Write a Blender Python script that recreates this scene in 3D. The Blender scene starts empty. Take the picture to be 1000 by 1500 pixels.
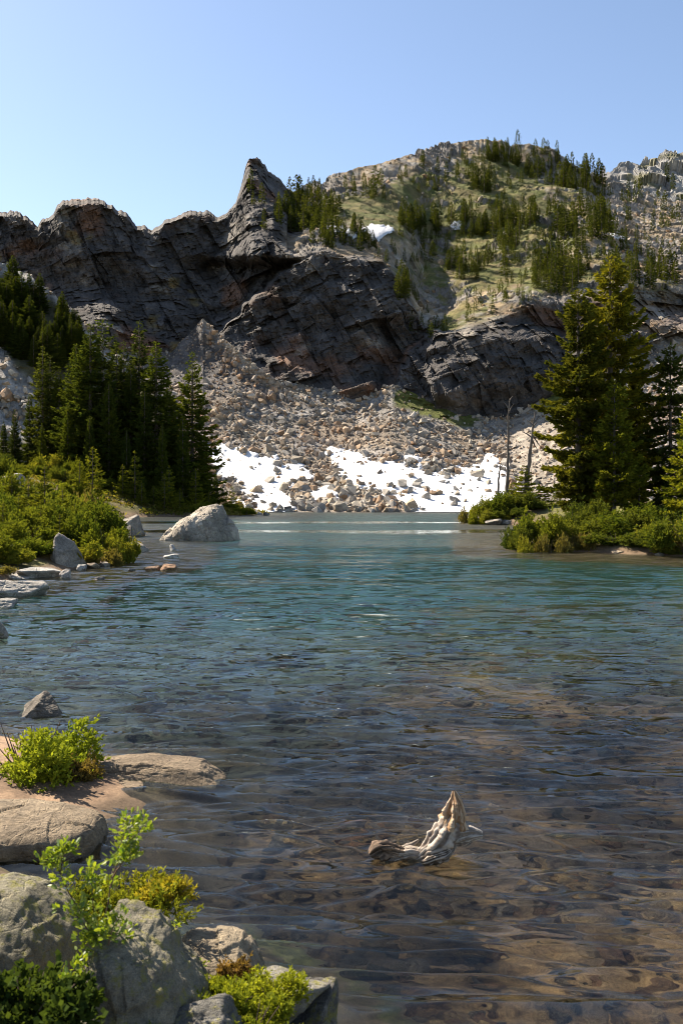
import bpy, bmesh, math, random
import numpy as np

# ------------------------------------------------------------------ camera, sky, sun
F, HZ, H = 1458.0, 725.0, 2.3          # focal length (px of a 1500 px tall picture), horizon row, eye height
sc = bpy.context.scene
C = sc.collection
cam = bpy.data.cameras.new('camera')
cam_o = bpy.data.objects.new('camera', cam)
C.objects.link(cam_o)
cam.sensor_fit = 'VERTICAL'; cam.sensor_height = 36; cam.sensor_width = 24; cam.lens = 35
cam.shift_y = -25 / 1500
cam.clip_start = 0.05; cam.clip_end = 6000
cam_o.location = (0, 0, H); cam_o.rotation_euler = (math.pi / 2, 0, 0)
cam.dof.use_dof = True; cam.dof.focus_distance = 16; cam.dof.aperture_fstop = 5.6
sc.camera = cam_o

SUN_EL, SUN_AZ = math.radians(46), math.radians(37)   # azimuth: degrees ahead of due left
sdir = (-math.cos(SUN_AZ) * math.cos(SUN_EL), math.sin(SUN_AZ) * math.cos(SUN_EL), math.sin(SUN_EL))
w = bpy.data.worlds.new('World'); sc.world = w; w.use_nodes = True
wn = w.node_tree
sky = wn.nodes.new('ShaderNodeTexSky'); sky.sky_type = 'NISHITA'; sky.sun_disc = False
sky.sun_elevation = SUN_EL
sky.sun_rotation = math.atan2(sdir[0], sdir[1])
sky.altitude = 1600; sky.air_density = 1.0; sky.dust_density = 2.0; sky.ozone_density = 0.0
wn.links.new(sky.outputs[0], wn.nodes['Background'].inputs[0])
wn.nodes['Background'].inputs[1].default_value = 0.076
sl = bpy.data.lights.new('sun', 'SUN'); sl.energy = 5.0; sl.angle = math.radians(0.53); sl.color = (1, 0.90, 0.76)
so = bpy.data.objects.new('sun', sl); C.objects.link(so)
from mathutils import Vector
so.rotation_euler = Vector(sdir).to_track_quat('Z', 'Y').to_euler()
so.location = (-60, 40, 120)
vs = sc.view_settings
vs.view_transform = 'Standard'; vs.look = 'None'; vs.exposure = 1.42; vs.gamma = 1.0
sc.cycles.use_denoising = True; sc.cycles.use_adaptive_sampling = False
sc.cycles.filter_width = 0.9; sc.cycles.max_bounces = 8; sc.cycles.transparent_max_bounces = 8
sc.cycles.transmission_bounces = 4; sc.cycles.glossy_bounces = 3; sc.cycles.diffuse_bounces = 2
sc.cycles.sample_clamp_indirect = 4.0

# ------------------------------------------------------------------ helpers
R = np.random.RandomState(11)
random.seed(5)

def P(px, py, D):
    px, py, D = np.broadcast_arrays(np.asarray(px, float), np.asarray(py, float), np.asarray(D, float))
    return np.stack([(px - 500) / F * D, D, H + (HZ - py) / F * D], -1)
def Dw(py): return H * F / (np.asarray(py, float) - HZ)          # distance of a point on the water
def W(px, py): d = Dw(py); return np.stack([(np.asarray(px, float) - 500) / F * d, d], -1)
def sst(x, a, b):
    t = np.clip((np.asarray(x, float) - a) / (b - a), 0, 1); return t * t * (3 - 2 * t)

_perm = np.random.RandomState(3).permutation(256); _perm = np.concatenate([_perm, _perm, _perm])
_g = np.random.RandomState(4).normal(size=(256, 3)); _g /= np.linalg.norm(_g, axis=1)[:, None]
_rnd = np.random.RandomState(9).rand(256, 8)
def gn(p):
    p = np.asarray(p, float); i = np.floor(p).astype(np.int64); f = p - i; i &= 255
    u = f * f * f * (f * (f * 6 - 15) + 10); out = 0
    for a in (0, 1):
        wa = u[..., 0] if a else 1 - u[..., 0]
        for b in (0, 1):
            wb = u[..., 1] if b else 1 - u[..., 1]
            for c in (0, 1):
                wc = u[..., 2] if c else 1 - u[..., 2]
                h = _perm[_perm[_perm[i[..., 0] + a] + i[..., 1] + b] + i[..., 2] + c]
                g = _g[h]
                out = out + wa * wb * wc * (g[..., 0] * (f[..., 0] - a) + g[..., 1] * (f[..., 1] - b) + g[..., 2] * (f[..., 2] - c))
    return out * 1.6
def fbm(p, o=4, gain=.5):
    s, a, t = 0, 1, 0
    for k in range(o): s = s + a * gn(p * 2 ** k + 17.3 * k); t += a; a *= gain
    return s / t
def ridged(p, o=4):
    s, a, t = 0, 1, 0
    for k in range(o): s = s + a * (1 - np.abs(gn(p * 2 ** k + 31.7 * k)) * 2); t += a; a *= .5
    return s / t
def facet(p, tilt=.6):
    """nearest random cell: a flat tilted facet for each cell; returns height, border distance, cell random"""
    p = np.asarray(p, float); i = np.floor(p).astype(np.int64)
    b1 = np.full(p.shape[:-1], 9e9); b2 = b1.copy(); hh = np.zeros_like(b1); cr = np.zeros_like(b1)
    for a in (-1, 0, 1):
        for b in (-1, 0, 1):
            for c in (-1, 0, 1):
                j = i + np.array([a, b, c]); k = j & 255
                h = _perm[_perm[_perm[k[..., 0]] + k[..., 1]] + k[..., 2]]
                r = _rnd[h]; q = p - (j + .1 + .8 * r[..., :3]); d = (q * q).sum(-1)
                near = d < b1
                b2 = np.where(near, b1, np.minimum(b2, d)); b1 = np.where(near, d, b1)
                v = (r[..., 3] - .5) + tilt * ((r[..., 4] - .5) * q[..., 0] + (r[..., 5] - .5) * q[..., 1] + (r[..., 6] - .5) * q[..., 2]) * 2
                hh = np.where(near, v, hh); cr = np.where(near, r[..., 7], cr)
    return hh, np.sqrt(b2) - np.sqrt(b1), cr

def blocks(p, size, seed=0, tilt=.5, A=((.93, .1, .36), (-.30, .25, .92), (.15, -.95, .2))):
    """staggered straight-edged joint blocks: offset of each block with a tilted face, block random"""
    A = unit(np.array(A)); w_ = np.stack([gn(p / (size * 5) + seed + 11 * k) for k in range(3)], -1) * .35
    t = p @ A.T / size + w_; h = lambda k, j: _rnd[(k * 37 + j * 101 + seed * 13) & 255]
    k1 = np.floor(t[..., 0]).astype(np.int64); r1 = h(k1, 1)
    t2 = t[..., 1] * (.35 + .5 * r1[..., 1]) + r1[..., 0] * 7; k2 = np.floor(t2).astype(np.int64); r2 = h(k1 * 5 + k2 * 3, 2)
    t3 = t[..., 2] * .6 + r2[..., 0] * 5; k3 = np.floor(t3).astype(np.int64); r3 = h(k1 * 7 + k2 * 11 + k3 * 17, 3)
    f1, f2 = t[..., 0] - k1 - .5, t2 - k2 - .5
    return (r3[..., 0] - .5) + tilt * ((r3[..., 1] - .5) * 2 * f1 + (r3[..., 2] - .5) * 2 * f2), r3[..., 3]

def mesh_np(name, V, Fa, col=None, smooth=False):
    V = np.ascontiguousarray(np.asarray(V, np.float32).reshape(-1, 3)); Fa = np.ascontiguousarray(np.asarray(Fa, np.int32)); k = Fa.shape[1]
    me = bpy.data.meshes.new(name)
    me.vertices.add(len(V)); me.vertices.foreach_set('co', V.ravel())
    me.loops.add(Fa.size); me.loops.foreach_set('vertex_index', Fa.ravel())
    me.polygons.add(len(Fa)); me.polygons.foreach_set('loop_start', np.arange(0, Fa.size, k, dtype=np.int32))
    me.polygons.foreach_set('use_smooth', np.full(len(Fa), bool(smooth)))
    if col is not None:
        col = np.asarray(col, np.float32).reshape(-1, 3)
        a = me.color_attributes.new('Col', 'FLOAT_COLOR', 'POINT')
        a.data.foreach_set('color', np.ascontiguousarray(np.concatenate([col, np.ones((len(V), 1), np.float32)], 1)).ravel())
    me.update(calc_edges=True)
    return me
def tag(o, label=None, cat=None, group=None, kind=None):
    if label: o['label'] = label
    if cat: o['category'] = cat
    if group: o['group'] = group
    if kind: o['kind'] = kind
    return o
def obj(name, me, m=None, parent=None, loc=None):
    o = bpy.data.objects.new(name, me); C.objects.link(o)
    if m is not None and me is not None and not me.materials: me.materials.append(m)
    if parent is not None: o.parent = parent
    if loc is not None: o.location = [float(c) for c in loc]
    return o
def grid_faces(nr, nc):
    a = (np.arange(nr - 1)[:, None] * nc + np.arange(nc - 1)[None, :]).ravel()
    return np.stack([a, a + 1, a + nc + 1, a + nc], 1)
def join(parts):
    """[(V, F, col)] with equal face size -> one"""
    Vs, Fs, Cs, n = [], [], [], 0
    for V, Fa, c in parts:
        Vs.append(V); Fs.append(np.asarray(Fa) + n); Cs.append(np.broadcast_to(np.asarray(c, float), (len(V), 3))); n += len(V)
    return np.concatenate(Vs), np.concatenate(Fs), np.concatenate(Cs)
def tube(path, rad, sides=6, col=(.1, .08, .06)):
    path = np.asarray(path, float); n = len(path); rad = np.broadcast_to(np.asarray(rad, float), (n,))
    t = np.gradient(path, axis=0); t /= np.linalg.norm(t, axis=1)[:, None] + 1e-9
    a = np.zeros_like(t); q = np.cross(t[0], [1., 0, 0] if abs(t[0, 2]) > .9 else [0, 0, 1.])
    for i in range(n):
        q = q - t[i] * (q @ t[i]); q = q / (np.linalg.norm(q) + 1e-9); a[i] = q
    b = np.cross(t, a)
    th = np.arange(sides) / sides * 2 * math.pi
    V = path[:, None] + rad[:, None, None] * (np.cos(th)[None, :, None] * a[:, None] + np.sin(th)[None, :, None] * b[:, None])
    f = []
    for i in range(n - 1):
        for j in range(sides):
            f.append((i * sides + j, i * sides + (j + 1) % sides, (i + 1) * sides + (j + 1) % sides, (i + 1) * sides + j))
    return V.reshape(-1, 3), np.array(f), np.broadcast_to(np.array(col, float), (n * sides, 3))
def unit(v): return v / (np.linalg.norm(v, axis=-1, keepdims=True) + 1e-9)
def blades(pos, d, L, Wd, rng, col, twist=1.0):
    """small diamond blades: position, direction, length, half width"""
    n = len(pos); d = unit(d)
    s = rng.normal(size=(n, 3)); s[:, 2] *= twist; s = unit(np.cross(d, s))
    L = np.broadcast_to(np.asarray(L, float), (n,))[:, None]; Wd = np.broadcast_to(np.asarray(Wd, float), (n,))[:, None]
    V = np.stack([pos, pos + d * L * .5 + s * Wd, pos + d * L, pos + d * L * .5 - s * Wd], 1).reshape(-1, 3)
    return V, np.arange(4 * n).reshape(-1, 4), np.repeat(col, 4, 0)

# ------------------------------------------------------------------ materials
def nm(name):
    m = bpy.data.materials.new(name); m.use_nodes = True; nt = m.node_tree; nt.nodes.clear()
    return m, nt
def nd(nt, t, ins=None, **at):
    n = nt.nodes.new('ShaderNode' + t)
    for k, v in at.items(): setattr(n, k, v)
    for k, v in (ins or {}).items():
        if hasattr(v, 'is_output') or isinstance(v, bpy.types.NodeSocket): nt.links.new(v, n.inputs[k])
        else: n.inputs[k].default_value = v
    return n
def mixc(nt, fac, a, b, mode='MIX'):
    n = nt.nodes.new('ShaderNodeMix'); n.data_type = 'RGBA'; n.blend_type = mode
    for i, v in ((0, fac), (6, a), (7, b)):
        if isinstance(v, bpy.types.NodeSocket): nt.links.new(v, n.inputs[i])
        else: n.inputs[i].default_value = v if i == 0 else (*v, 1)
    return n.outputs[2]
def ramp(nt, fac, stops):
    n = nt.nodes.new('ShaderNodeValToRGB'); nt.links.new(fac, n.inputs[0])
    e = n.color_ramp.elements
    while len(e) > 1: e.remove(e[-1])
    for i, (p, c) in enumerate(stops):
        k = e[0] if i == 0 else e.new(p)
        k.position = p; k.color = (*c, 1) if len(c) == 3 else c
    return n.outputs[0]
def coords(nt, scale=(1, 1, 1), rot=(0, 0, 0), kind='Object'):
    t = nd(nt, 'TexCoord')
    return nd(nt, 'Mapping', {'Vector': t.outputs[kind], 'Scale': scale, 'Rotation': rot}).outputs[0]
def noise(nt, vec, s, det=6, rough=.6, out=0):
    return nd(nt, 'TexNoise', {'Vector': vec, 'Scale': s, 'Detail': det, 'Roughness': rough}).outputs[out]

def rock_mat(name, s=1.0, bump=.5, tint=(1, 1, 1), lichen=None, var=.55, crack=.0, rough=.9, dist=.1):
    """vertex colour times mottling at three sizes, fine relief; s = feature frequency per metre"""
    m, nt = nm(name); v = coords(nt)
    c = nd(nt, 'Attribute', attribute_name='Col').outputs[0]
    n1 = noise(nt, v, s, 8, .65); n2 = noise(nt, v, s * 6, 6, .7); n3 = noise(nt, v, s * 30, 3, .6)
    lo, hi = 1 - var, 1 + var
    c = mixc(nt, 1, c, ramp(nt, n1, [(.3, (lo,) * 3), (.5, (1, 1, 1)), (.72, (hi, hi * .98, hi * .94))]), 'MULTIPLY')
    c = mixc(nt, .8, c, ramp(nt, n2, [(.3, (.55, .53, .5)), (.5, (1, 1, 1)), (.75, (1.35, 1.33, 1.3))]), 'MULTIPLY')
    c = mixc(nt, .75, c, ramp(nt, n3, [(.3, (.5, .49, .47)), (.7, (1.45, 1.45, 1.45))]), 'MULTIPLY')
    if lichen:
        lm = ramp(nt, noise(nt, v, s * 2.2, 8, .75), [(.52, (0, 0, 0)), (.6, (1, 1, 1))])
        c = mixc(nt, lm, c, lichen)
    h = nd(nt, 'Math', {0: n1, 1: n2}, operation='ADD').outputs[0]
    h = nd(nt, 'Math', {0: n3, 1: .35, 2: h}, operation='MULTIPLY_ADD').outputs[0]
    if crack:
        vo = nd(nt, 'TexVoronoi', {'Vector': v, 'Scale': s * 1.3}, feature='DISTANCE_TO_EDGE').outputs[0]
        h = nd(nt, 'Math', {0: ramp(nt, vo, [(0, (0, 0, 0)), (.06, (1, 1, 1))]), 1: crack, 2: h}, operation='MULTIPLY_ADD').outputs[0]
    b = nd(nt, 'Bump', {'Height': h, 'Strength': bump, 'Distance': dist}).outputs[0]
    p = nd(nt, 'BsdfPrincipled', {'Base Color': c, 'Roughness': rough, 'Normal': b})
    p.inputs['Specular IOR Level'].default_value = .25
    o = nd(nt, 'OutputMaterial', {0: p.outputs[0]})
    return m
def leaf_mat(name, transl=.35, tint=(1, 1, 1), tcol=(1.35, 1.3, .55), gloss=.0, var=.35):
    m, nt = nm(name)
    c = nd(nt, 'Attribute', attribute_name='Col').outputs[0]
    oi = nd(nt, 'ObjectInfo').outputs['Random']
    c = mixc(nt, 1, c, ramp(nt, oi, [(0, (tint[0] * (1 - var * .6), tint[1] * (1 - var * .5), tint[2])), (1, (tint[0] * (1 + var), tint[1] * (1 + var * .8), tint[2]))]), 'MULTIPLY')
    d = nd(nt, 'BsdfDiffuse', {'Color': c})
    t = nd(nt, 'BsdfTranslucent', {'Color': mixc(nt, 1, c, tcol, 'MULTIPLY')})
    s = nd(nt, 'MixShader', {0: transl, 1: d.outputs[0], 2: t.outputs[0]})
    if gloss:
        g = nd(nt, 'BsdfGlossy', {'Color': (.8, .8, .8, 1), 'Roughness': .45})
        s = nd(nt, 'MixShader', {0: gloss, 1: s.outputs[0], 2: g.outputs[0]})
    nd(nt, 'OutputMaterial', {0: s.outputs[0]})
    return m
def plain_attr(name, rough=.9, s=8, bump=.4, var=.4, stretch=(1, 1, 1)):
    m, nt = nm(name); v = coords(nt, stretch)
    c = nd(nt, 'Attribute', attribute_name='Col').outputs[0]
    n = noise(nt, v, s, 6, .65)
    c = mixc(nt, 1, c, ramp(nt, n, [(.3, (1 - var,) * 3), (.7, (1 + var,) * 3)]), 'MULTIPLY')
    b = nd(nt, 'Bump', {'Height': n, 'Strength': bump, 'Distance': .02}).outputs[0]
    p = nd(nt, 'BsdfPrincipled', {'Base Color': c, 'Roughness': rough, 'Normal': b}); p.inputs['Specular IOR Level'].default_value = .2
    nd(nt, 'OutputMaterial', {0: p.outputs[0]})
    return m

M_mtn = rock_mat('mountain_rock', s=.35, bump=.7, var=.45, dist=.4)
M_talus = rock_mat('talus_ground', s=.8, bump=.8, var=.5, crack=.3, dist=.3)
M_stone = rock_mat('talus_stone', s=1.2, bump=.5, var=.35, dist=.08)
M_soil = rock_mat('bank_soil', s=1.5, bump=.6, var=.4, dist=.05)
M_nearsoil = rock_mat('near_soil', s=6, bump=.5, var=.35, dist=.01)
M_shore = rock_mat('shore_rock', s=1.6, bump=.8, var=.45, crack=.5, dist=.06)
M_granite = rock_mat('granite', s=7, bump=1.0, var=.4, crack=.25, dist=.035)
M_lichen = rock_mat('lichen_granite', s=8, bump=1.0, var=.4, lichen=(.30, .275, .09), crack=.3, dist=.045)
M_bed = rock_mat('lake_bed_gravel', s=2.5, bump=.5, var=.5, crack=.2, dist=.03)
M_bark = plain_attr('bark', s=6, stretch=(1, 1, .25))
M_far = leaf_mat('far_needles', transl=.3)
M_needle = leaf_mat('needles', transl=.35)
M_bush = leaf_mat('bush_needles', transl=.4, var=.25)
M_leaf = leaf_mat('fresh_leaves', transl=.45, gloss=.05, var=.15)
M_drift = plain_attr('driftwood', s=14, bump=.5, var=.2, stretch=(1, 1, 1))

def snow_mat():
    m, nt = nm('snow'); v = coords(nt)
    n = noise(nt, v, .5, 6, .6); n2 = noise(nt, v, 4, 5, .6)
    c = mixc(nt, ramp(nt, n2, [(.48, (0, 0, 0)), (.74, (1, 1, 1))]), (.66, .66, .67), (.40, .365, .32))
    b = nd(nt, 'Bump', {'Height': n, 'Strength': .4, 'Distance': .4}).outputs[0]
    p = nd(nt, 'BsdfPrincipled', {'Base Color': c, 'Roughness': .8, 'Normal': b})
    nd(nt, 'OutputMaterial', {0: p.outputs[0]}); return m
M_snow = snow_mat()

def water_mat():
    m, nt = nm('lake_water'); v = coords(nt)
    sep = nd(nt, 'SeparateXYZ', {0: v})
    # ruffled and calm bands
    band = noise(nt, coords(nt, (.010, .10, 1)), 1, 3, .5)
    band = ramp(nt, band, [(.36, (.65,) * 3), (.6, (1,) * 3)])
    far = nd(nt, 'MapRange', {'Value': sep.outputs[1], 'From Min': 4, 'From Max': 18, 'To Min': .34, 'To Max': .9}).outputs[0]
    amp = nd(nt, 'Math', {0: far, 1: band}, operation='MULTIPLY').outputs[0]
    # two calm slicks lying across the far water
    wob = noise(nt, coords(nt, (.07, .05, 1)), 1, 4, .6)
    yy = nd(nt, 'Math', {0: wob, 1: 16, 2: sep.outputs[1]}, operation='MULTIPLY_ADD').outputs[0]
    yy = nd(nt, 'MapRange', {'Value': yy, 'From Min': 50, 'From Max': 110}).outputs[0]
    one, z0 = (1, 1, 1), (.22, .22, .22)
    slick = ramp(nt, yy, [(0, one), (.28, one), (.32, z0), (.36, z0), (.40, one), (.62, one), (.66, z0), (.70, z0), (.74, one)])
    amp = nd(nt, 'Math', {0: amp, 1: slick}, operation='MULTIPLY').outputs[0]
    def slope(vec, kx, ky):
        c = nd(nt, 'VectorMath', {0: noise(nt, vec, 1, 2, .5, out=1), 1: (.5, .5, .5)}, operation='SUBTRACT').outputs[0]
        return nd(nt, 'VectorMath', {0: c, 1: (kx, ky, 0)}, operation='MULTIPLY').outputs[0]
    a1 = slope(coords(nt, (1.3, 4.6, 1), (0, 0, .1)), .8, 1.9)
    a2 = slope(coords(nt, (4.5, 13, 1), (0, 0, -.12)), .7, 1.1)
    a = nd(nt, 'VectorMath', {0: a1, 1: a2}, operation='ADD').outputs[0]
    sc_ = nd(nt, 'VectorMath', {0: a, 'Scale': amp}, operation='SCALE').outputs[0]
    gnm = nd(nt, 'NewGeometry').outputs['Normal']
    b = nd(nt, 'VectorMath', {0: gnm, 1: sc_}, operation='ADD').outputs[0]
    b = nd(nt, 'VectorMath', {0: b}, operation='NORMALIZE').outputs[0]
    # waves too fine to see one by one blur the far water
    ro = nd(nt, 'MapRange', {'Value': sep.outputs[1], 'From Min': 12, 'From Max': 62, 'To Min': .02, 'To Max': .34}).outputs[0]
    ro = nd(nt, 'Math', {0: ro, 1: slick}, operation='MULTIPLY').outputs[0]
    fr = nd(nt, 'Fresnel', {'IOR': 1.62, 'Normal': b}).outputs[0]
    g = nd(nt, 'BsdfGlass', {'Color': (.9, .98, .96, 1), 'Roughness': ro, 'IOR': 1.62, 'Normal': b})
    t = nd(nt, 'BsdfTransparent', {'Color': (.9, .98, .96, 1)})
    fc = nd(nt, 'MapRange', {'Value': fr, 'From Min': 0, 'From Max': 1, 'To Min': .24, 'To Max': 0}).outputs[0]
    s = nd(nt, 'MixShader', {0: fc, 1: g.outputs[0], 2: t.outputs[0]})
    nd(nt, 'OutputMaterial', {0: s.outputs[0]}); return m
M_water = water_mat()

# ------------------------------------------------------------------ terrain
def ip(x, pts): xs, ys = zip(*pts); return np.interp(x, xs, ys)
SKY = [(-260, 335), (-100, 318), (0, 312), (20, 308), (40, 318), (56, 331), (62, 322), (75, 318), (80, 309), (86, 299), (95, 293), (115, 292), (140, 290), (152, 293), (165, 300), (170, 309), (186, 311), (194, 322), (200, 331), (212, 329), (222, 339), (232, 331), (240, 323), (255, 318), (275, 310), (305, 309), (318, 318), (330, 314), (345, 296), (352, 276), (357, 258), (361, 241), (364, 233), (378, 232), (388, 240), (393, 250), (405, 259), (415, 268), (428, 278), (436, 280), (450, 276), (472, 275), (480, 268), (490, 258), (505, 256), (530, 250), (550, 244), (575, 238), (600, 232), (625, 222), (650, 212), (680, 204), (705, 199), (720, 203), (740, 206), (760, 210), (790, 216), (815, 228), (835, 240), (855, 244), (870, 255), (890, 262), (960, 285), (1260, 330)]
TAL = [(-260, 520), (60, 470), (130, 490), (200, 516), (250, 512), (280, 488), (297, 466), (310, 478), (330, 497), (350, 513), (380, 540), (402, 556), (440, 562), (480, 570), (520, 577), (556, 572), (575, 563), (600, 574), (640, 590), (680, 604), (715, 612), (750, 606), (780, 590), (805, 572), (830, 552), (870, 535), (940, 520), (1000, 500), (1260, 470)]
TD = [(-260, 186), (150, 190), (250, 196), (300, 200), (350, 193), (400, 189), (480, 188), (560, 186), (680, 184), (720, 183), (780, 184), (830, 186), (900, 190), (1000, 192), (1260, 192)]
L2 = [(-260, 450), (0, 430), (150, 420), (250, 420), (310, 400), (340, 375), (370, 350), (400, 358), (430, 378), (480, 375), (520, 379), (560, 384), (590, 415), (620, 476), (650, 488), (700, 474), (740, 464), (780, 450), (820, 455), (850, 440), (900, 430), (1000, 438), (1260, 430)]
D2 = [(-260, 206), (150, 208), (250, 213), (330, 214), (400, 207), (480, 202), (560, 202), (600, 199), (650, 194), (740, 195), (820, 199), (1000, 206), (1260, 206)]
SD = [(-260, 232), (0, 232), (150, 228), (230, 236), (330, 240), (365, 238), (432, 255), (480, 270), (550, 282), (640, 296), (705, 303), (790, 305), (870, 305), (1260, 320)]
BUT = [(300, 470), (318, 430)]

def mountain():
    px1 = np.arange(-250, 1251, 1.45); nr = 330
    sky_ = ip(px1, SKY) + 0.0
    q = np.stack([px1 * .06, px1 * 0, px1 * 0 + 3], -1); q2 = np.stack([px1 * .22, px1 * 0, px1 * 0 + 8], -1)
    rough = np.where(px1 < 440, 1.0, .5)
    sky_n = rough * (fbm(q, 4) * 6 + fbm(q2, 3) * 3.2)
    tal = ip(px1, TAL); base = tal + 70
    v = np.linspace(0, 1, nr)[:, None]
    PY = base + (sky_ - base) * v; PX = np.broadcast_to(px1, PY.shape)
    td, l2, d2, sd = ip(px1, TD) + 1.0, ip(px1, L2), ip(px1, D2), ip(px1, SD)
    l2 = np.maximum(l2, sky_ + 12)
    # bench with the meadow between the cliff top and the ridge
    lb = np.minimum(l2 - 12, ip(px1, [(-260, 300), (400, 300), (440, 350), (480, 350), (580, 345), (650, 340), (750, 345), (1260, 380)]))
    lb = np.maximum(lb, sky_ + 6)
    db = np.where(px1 > 420, d2 + (l2 - lb) * .36 + 7, d2 + (sd - d2) * .35)
    D = np.empty_like(PY)
    for j in range(len(px1)):
        D[:, j] = np.interp(-PY[:, j], [-(tal[j] + 71), -tal[j], -l2[j], -lb[j], -sky_[j]], [td[j] + 1, td[j], d2[j], db[j], sd[j]])
    up = sst(l2 - PY, -6, 14) * sst(PX, 400, 450)                 # 1 on the upper slope, 0 on the cliffs
    # left edge of the front buttress stands forward of the wall behind
    bx = ip(-PY, [(-520, 300), (-482, 330), (-465, 344), (-440, 364), (-412, 394), (-388, 425), (-372, 470), (-340, 520)])
    jut = sst(PX + fbm(np.stack([PX * .03, PY * .03, PX * 0], -1), 3) * 14, bx - 4, bx + 9)
    D += 9 * (1 - jut) * sst(PY, 372, 395) * (1 - sst(PY, 478, 520)) * sst(PX, 240, 320)
    # the lower right cliff stands forward of the gully beside it
    gx = ip(-PY, [(-590, 570), (-560, 578), (-520, 592), (-495, 612), (-470, 650)])
    wob = fbm(np.stack([PX * .05, PY * .05, PX * 0 + 5], -1), 3) * 12
    D += (5 * (1 - sst(PX + wob, gx - 5, gx + 10)) * sst(PX, 540, 575)) * sst(PY, 455, 480)
    D -= 4 * sst(PX + wob, 610, 640) * (1 - sst(PX + wob, 800, 840)) * sst(PY, 470, 500) * (1 - sst(PY, 560, 600)) * 1.0
    PY = PY + sky_n * sst(v, .90, 1.0)
    p = P(PX, PY, D)
    rot = np.array([[.94, 0, .34], [0, 1, 0], [-.34, 0, .94]])
    f1, c1 = blocks(p, 8.5, 1, .7); f2, c2 = blocks(p, 3.1, 2, .8, ((.85, .1, .5), (-.45, .2, .87), (.1, -1, .1))); f3, c3 = blocks(p, 1.25, 3, .8); f4, c4 = blocks(p, .6, 4, .6, ((.97, 0, .2), (-.15, .2, .97), (0, -1, .2)))
    big = ridged(p / 30 + 2, 3)
    cl = -(big - .5) * 6.5 - f1 * 3.4 - f2 * 1.7 - f3 * .8 - f4 * .35 - fbm(p / 5, 4) * 1.6 - fbm(p / .9, 2) * .25
    outc = sst(fbm(p / 11 + 8, 4), -.04, .16)                       # outcrops on the upper slope
    cragm = np.maximum(outc, sst(PX, 830, 900) * .7)
    us = fbm(p / 34, 3) * 4.5 + (f2 * .9 + f3 * .45 + f1 * 1.1) * cragm + fbm(p / 3.0, 3) * .4 + f3 * .12
    edge = sst(v, .0, .03)
    low = sst(tal - PY, -4, 14)
    D = D + cl * (1 - up) * edge * (.25 + .75 * low)
    V = P(PX, PY, D) + (us * up)[..., None] * np.array([0, -.55, .83])
    # normals for the meadow mask
    dx = np.gradient(V, axis=1); dy = np.gradient(V, axis=0); n = unit(np.cross(dx, dy)); n = n * np.sign(-n[..., 1:2] + 1e-6)
    nz = n[..., 2]
    def blob(x0, y0, rx, ry): return np.exp(-(((PX - x0) / rx) ** 2 + ((PY - y0) / ry) ** 2))
    g = fbm(p / 9 + 4, 4) * .5 + fbm(p / 2.5, 3) * .3
    grass = (1.0 * blob(560, 315, 95, 26) + 1.05 * blob(650, 305, 90, 34) + .75 * blob(740, 290, 100, 50) + .75 * blob(800, 370, 130, 75) + .6 * blob(700, 400, 90, 40) + .5 * blob(600, 400, 40, 40)
             + .55 * blob(680, 470, 70, 22) + .4 * blob(450, 330, 60, 30) + .75 * blob(720, 240, 60, 25) + .5 * blob(930, 420, 80, 30) + .4 * blob(620, 280, 60, 20))
    grass = sst(grass + g * 1.3 + (nz - .72) * .6, .41, .68) * np.maximum(up, .0) * sst(nz, .3, .55)
    grass = np.maximum(grass, sst(g + nz * .9, .98, 1.15) * (1 - up) * .6 * sst(PX, 560, 700))
    # rock colours
    t = fbm(p / 16 + 20, 5); t2 = fbm(p / 5 + 40, 4)
    dark = np.array([.062, .055, .050]); blue = np.array([.092, .083, .077]); rust = np.array([.18, .095, .055]); pale = np.array([.24, .21, .175]); ocher = np.array([.19, .14, .05])
    col = dark + (blue - dark) * sst(t2, -.2, .3)[..., None]
    col += (rust - col) * (sst(t, .1, .32) * .75)[..., None]
    col += (pale - col) * (sst(fbm(p / 10 + 60, 4) + (c2 - .5) * .35, .22, .42) * .75)[..., None]
    col += (ocher - col) * (sst(fbm(p / 7 + 80, 3), .3, .45) * .6 * sst(400 - PX, 0, 100))[..., None]
    tan = np.array([.28, .21, .125]); grey = np.array([.26, .235, .20])
    ucol = tan + (grey - tan) * sst(t2 + (c3 - .5) * .5 + outc * .3, -.15, .35)[..., None]
    ucol = ucol + (np.array([.19, .17, .15]) - ucol) * (outc * .75)[..., None]
    ucol = ucol * (.72 + .5 * c3 * c2 + .15)[..., None]
    col = col + (ucol - col) * np.maximum(up, .55 * sst(PX, 840, 900))[..., None]
    crest = sst(sky_ + 20 - PY, 0, 18) * sst(PX, -300, 0) * (PX < 440)
    col = col + (np.array([.10, .085, .072]) - col) * (crest * .5)[..., None]
    col *= (.72 + .35 * c1 + .3 * c2)[..., None]
    gc = np.array([.165, .135, .05]) + (np.array([.105, .11, .028]) - np.array([.165, .135, .05])) * sst(fbm(p / 6 + 3, 3), -.2, .2)[..., None]
    col = col + (gc - col) * grass[..., None]
    # the back of the ridge
    back = [V]
    bc = [col]
    for dd, dz in ((3, -1.5), (14, -12), (60, -70)):
        b = V[-1:].copy(); b[..., 1] += dd; b[..., 2] += dz; back.append(b); bc.append(col[-1:])
    VV = np.concatenate(back); CC = np.concatenate(bc)
    fs = grid_faces(*VV.shape[:2])
    me = mesh_np('mountain', VV, fs, CC, smooth=False)
    tag(obj('mountain', me, M_mtn), 'rocky mountain with dark cliffs, horn and meadow slope above lake', None, kind='structure')
    return PX, PY, V, nz, grass
MPX, MPY, MV, MNZ, MGR = mountain()
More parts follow.
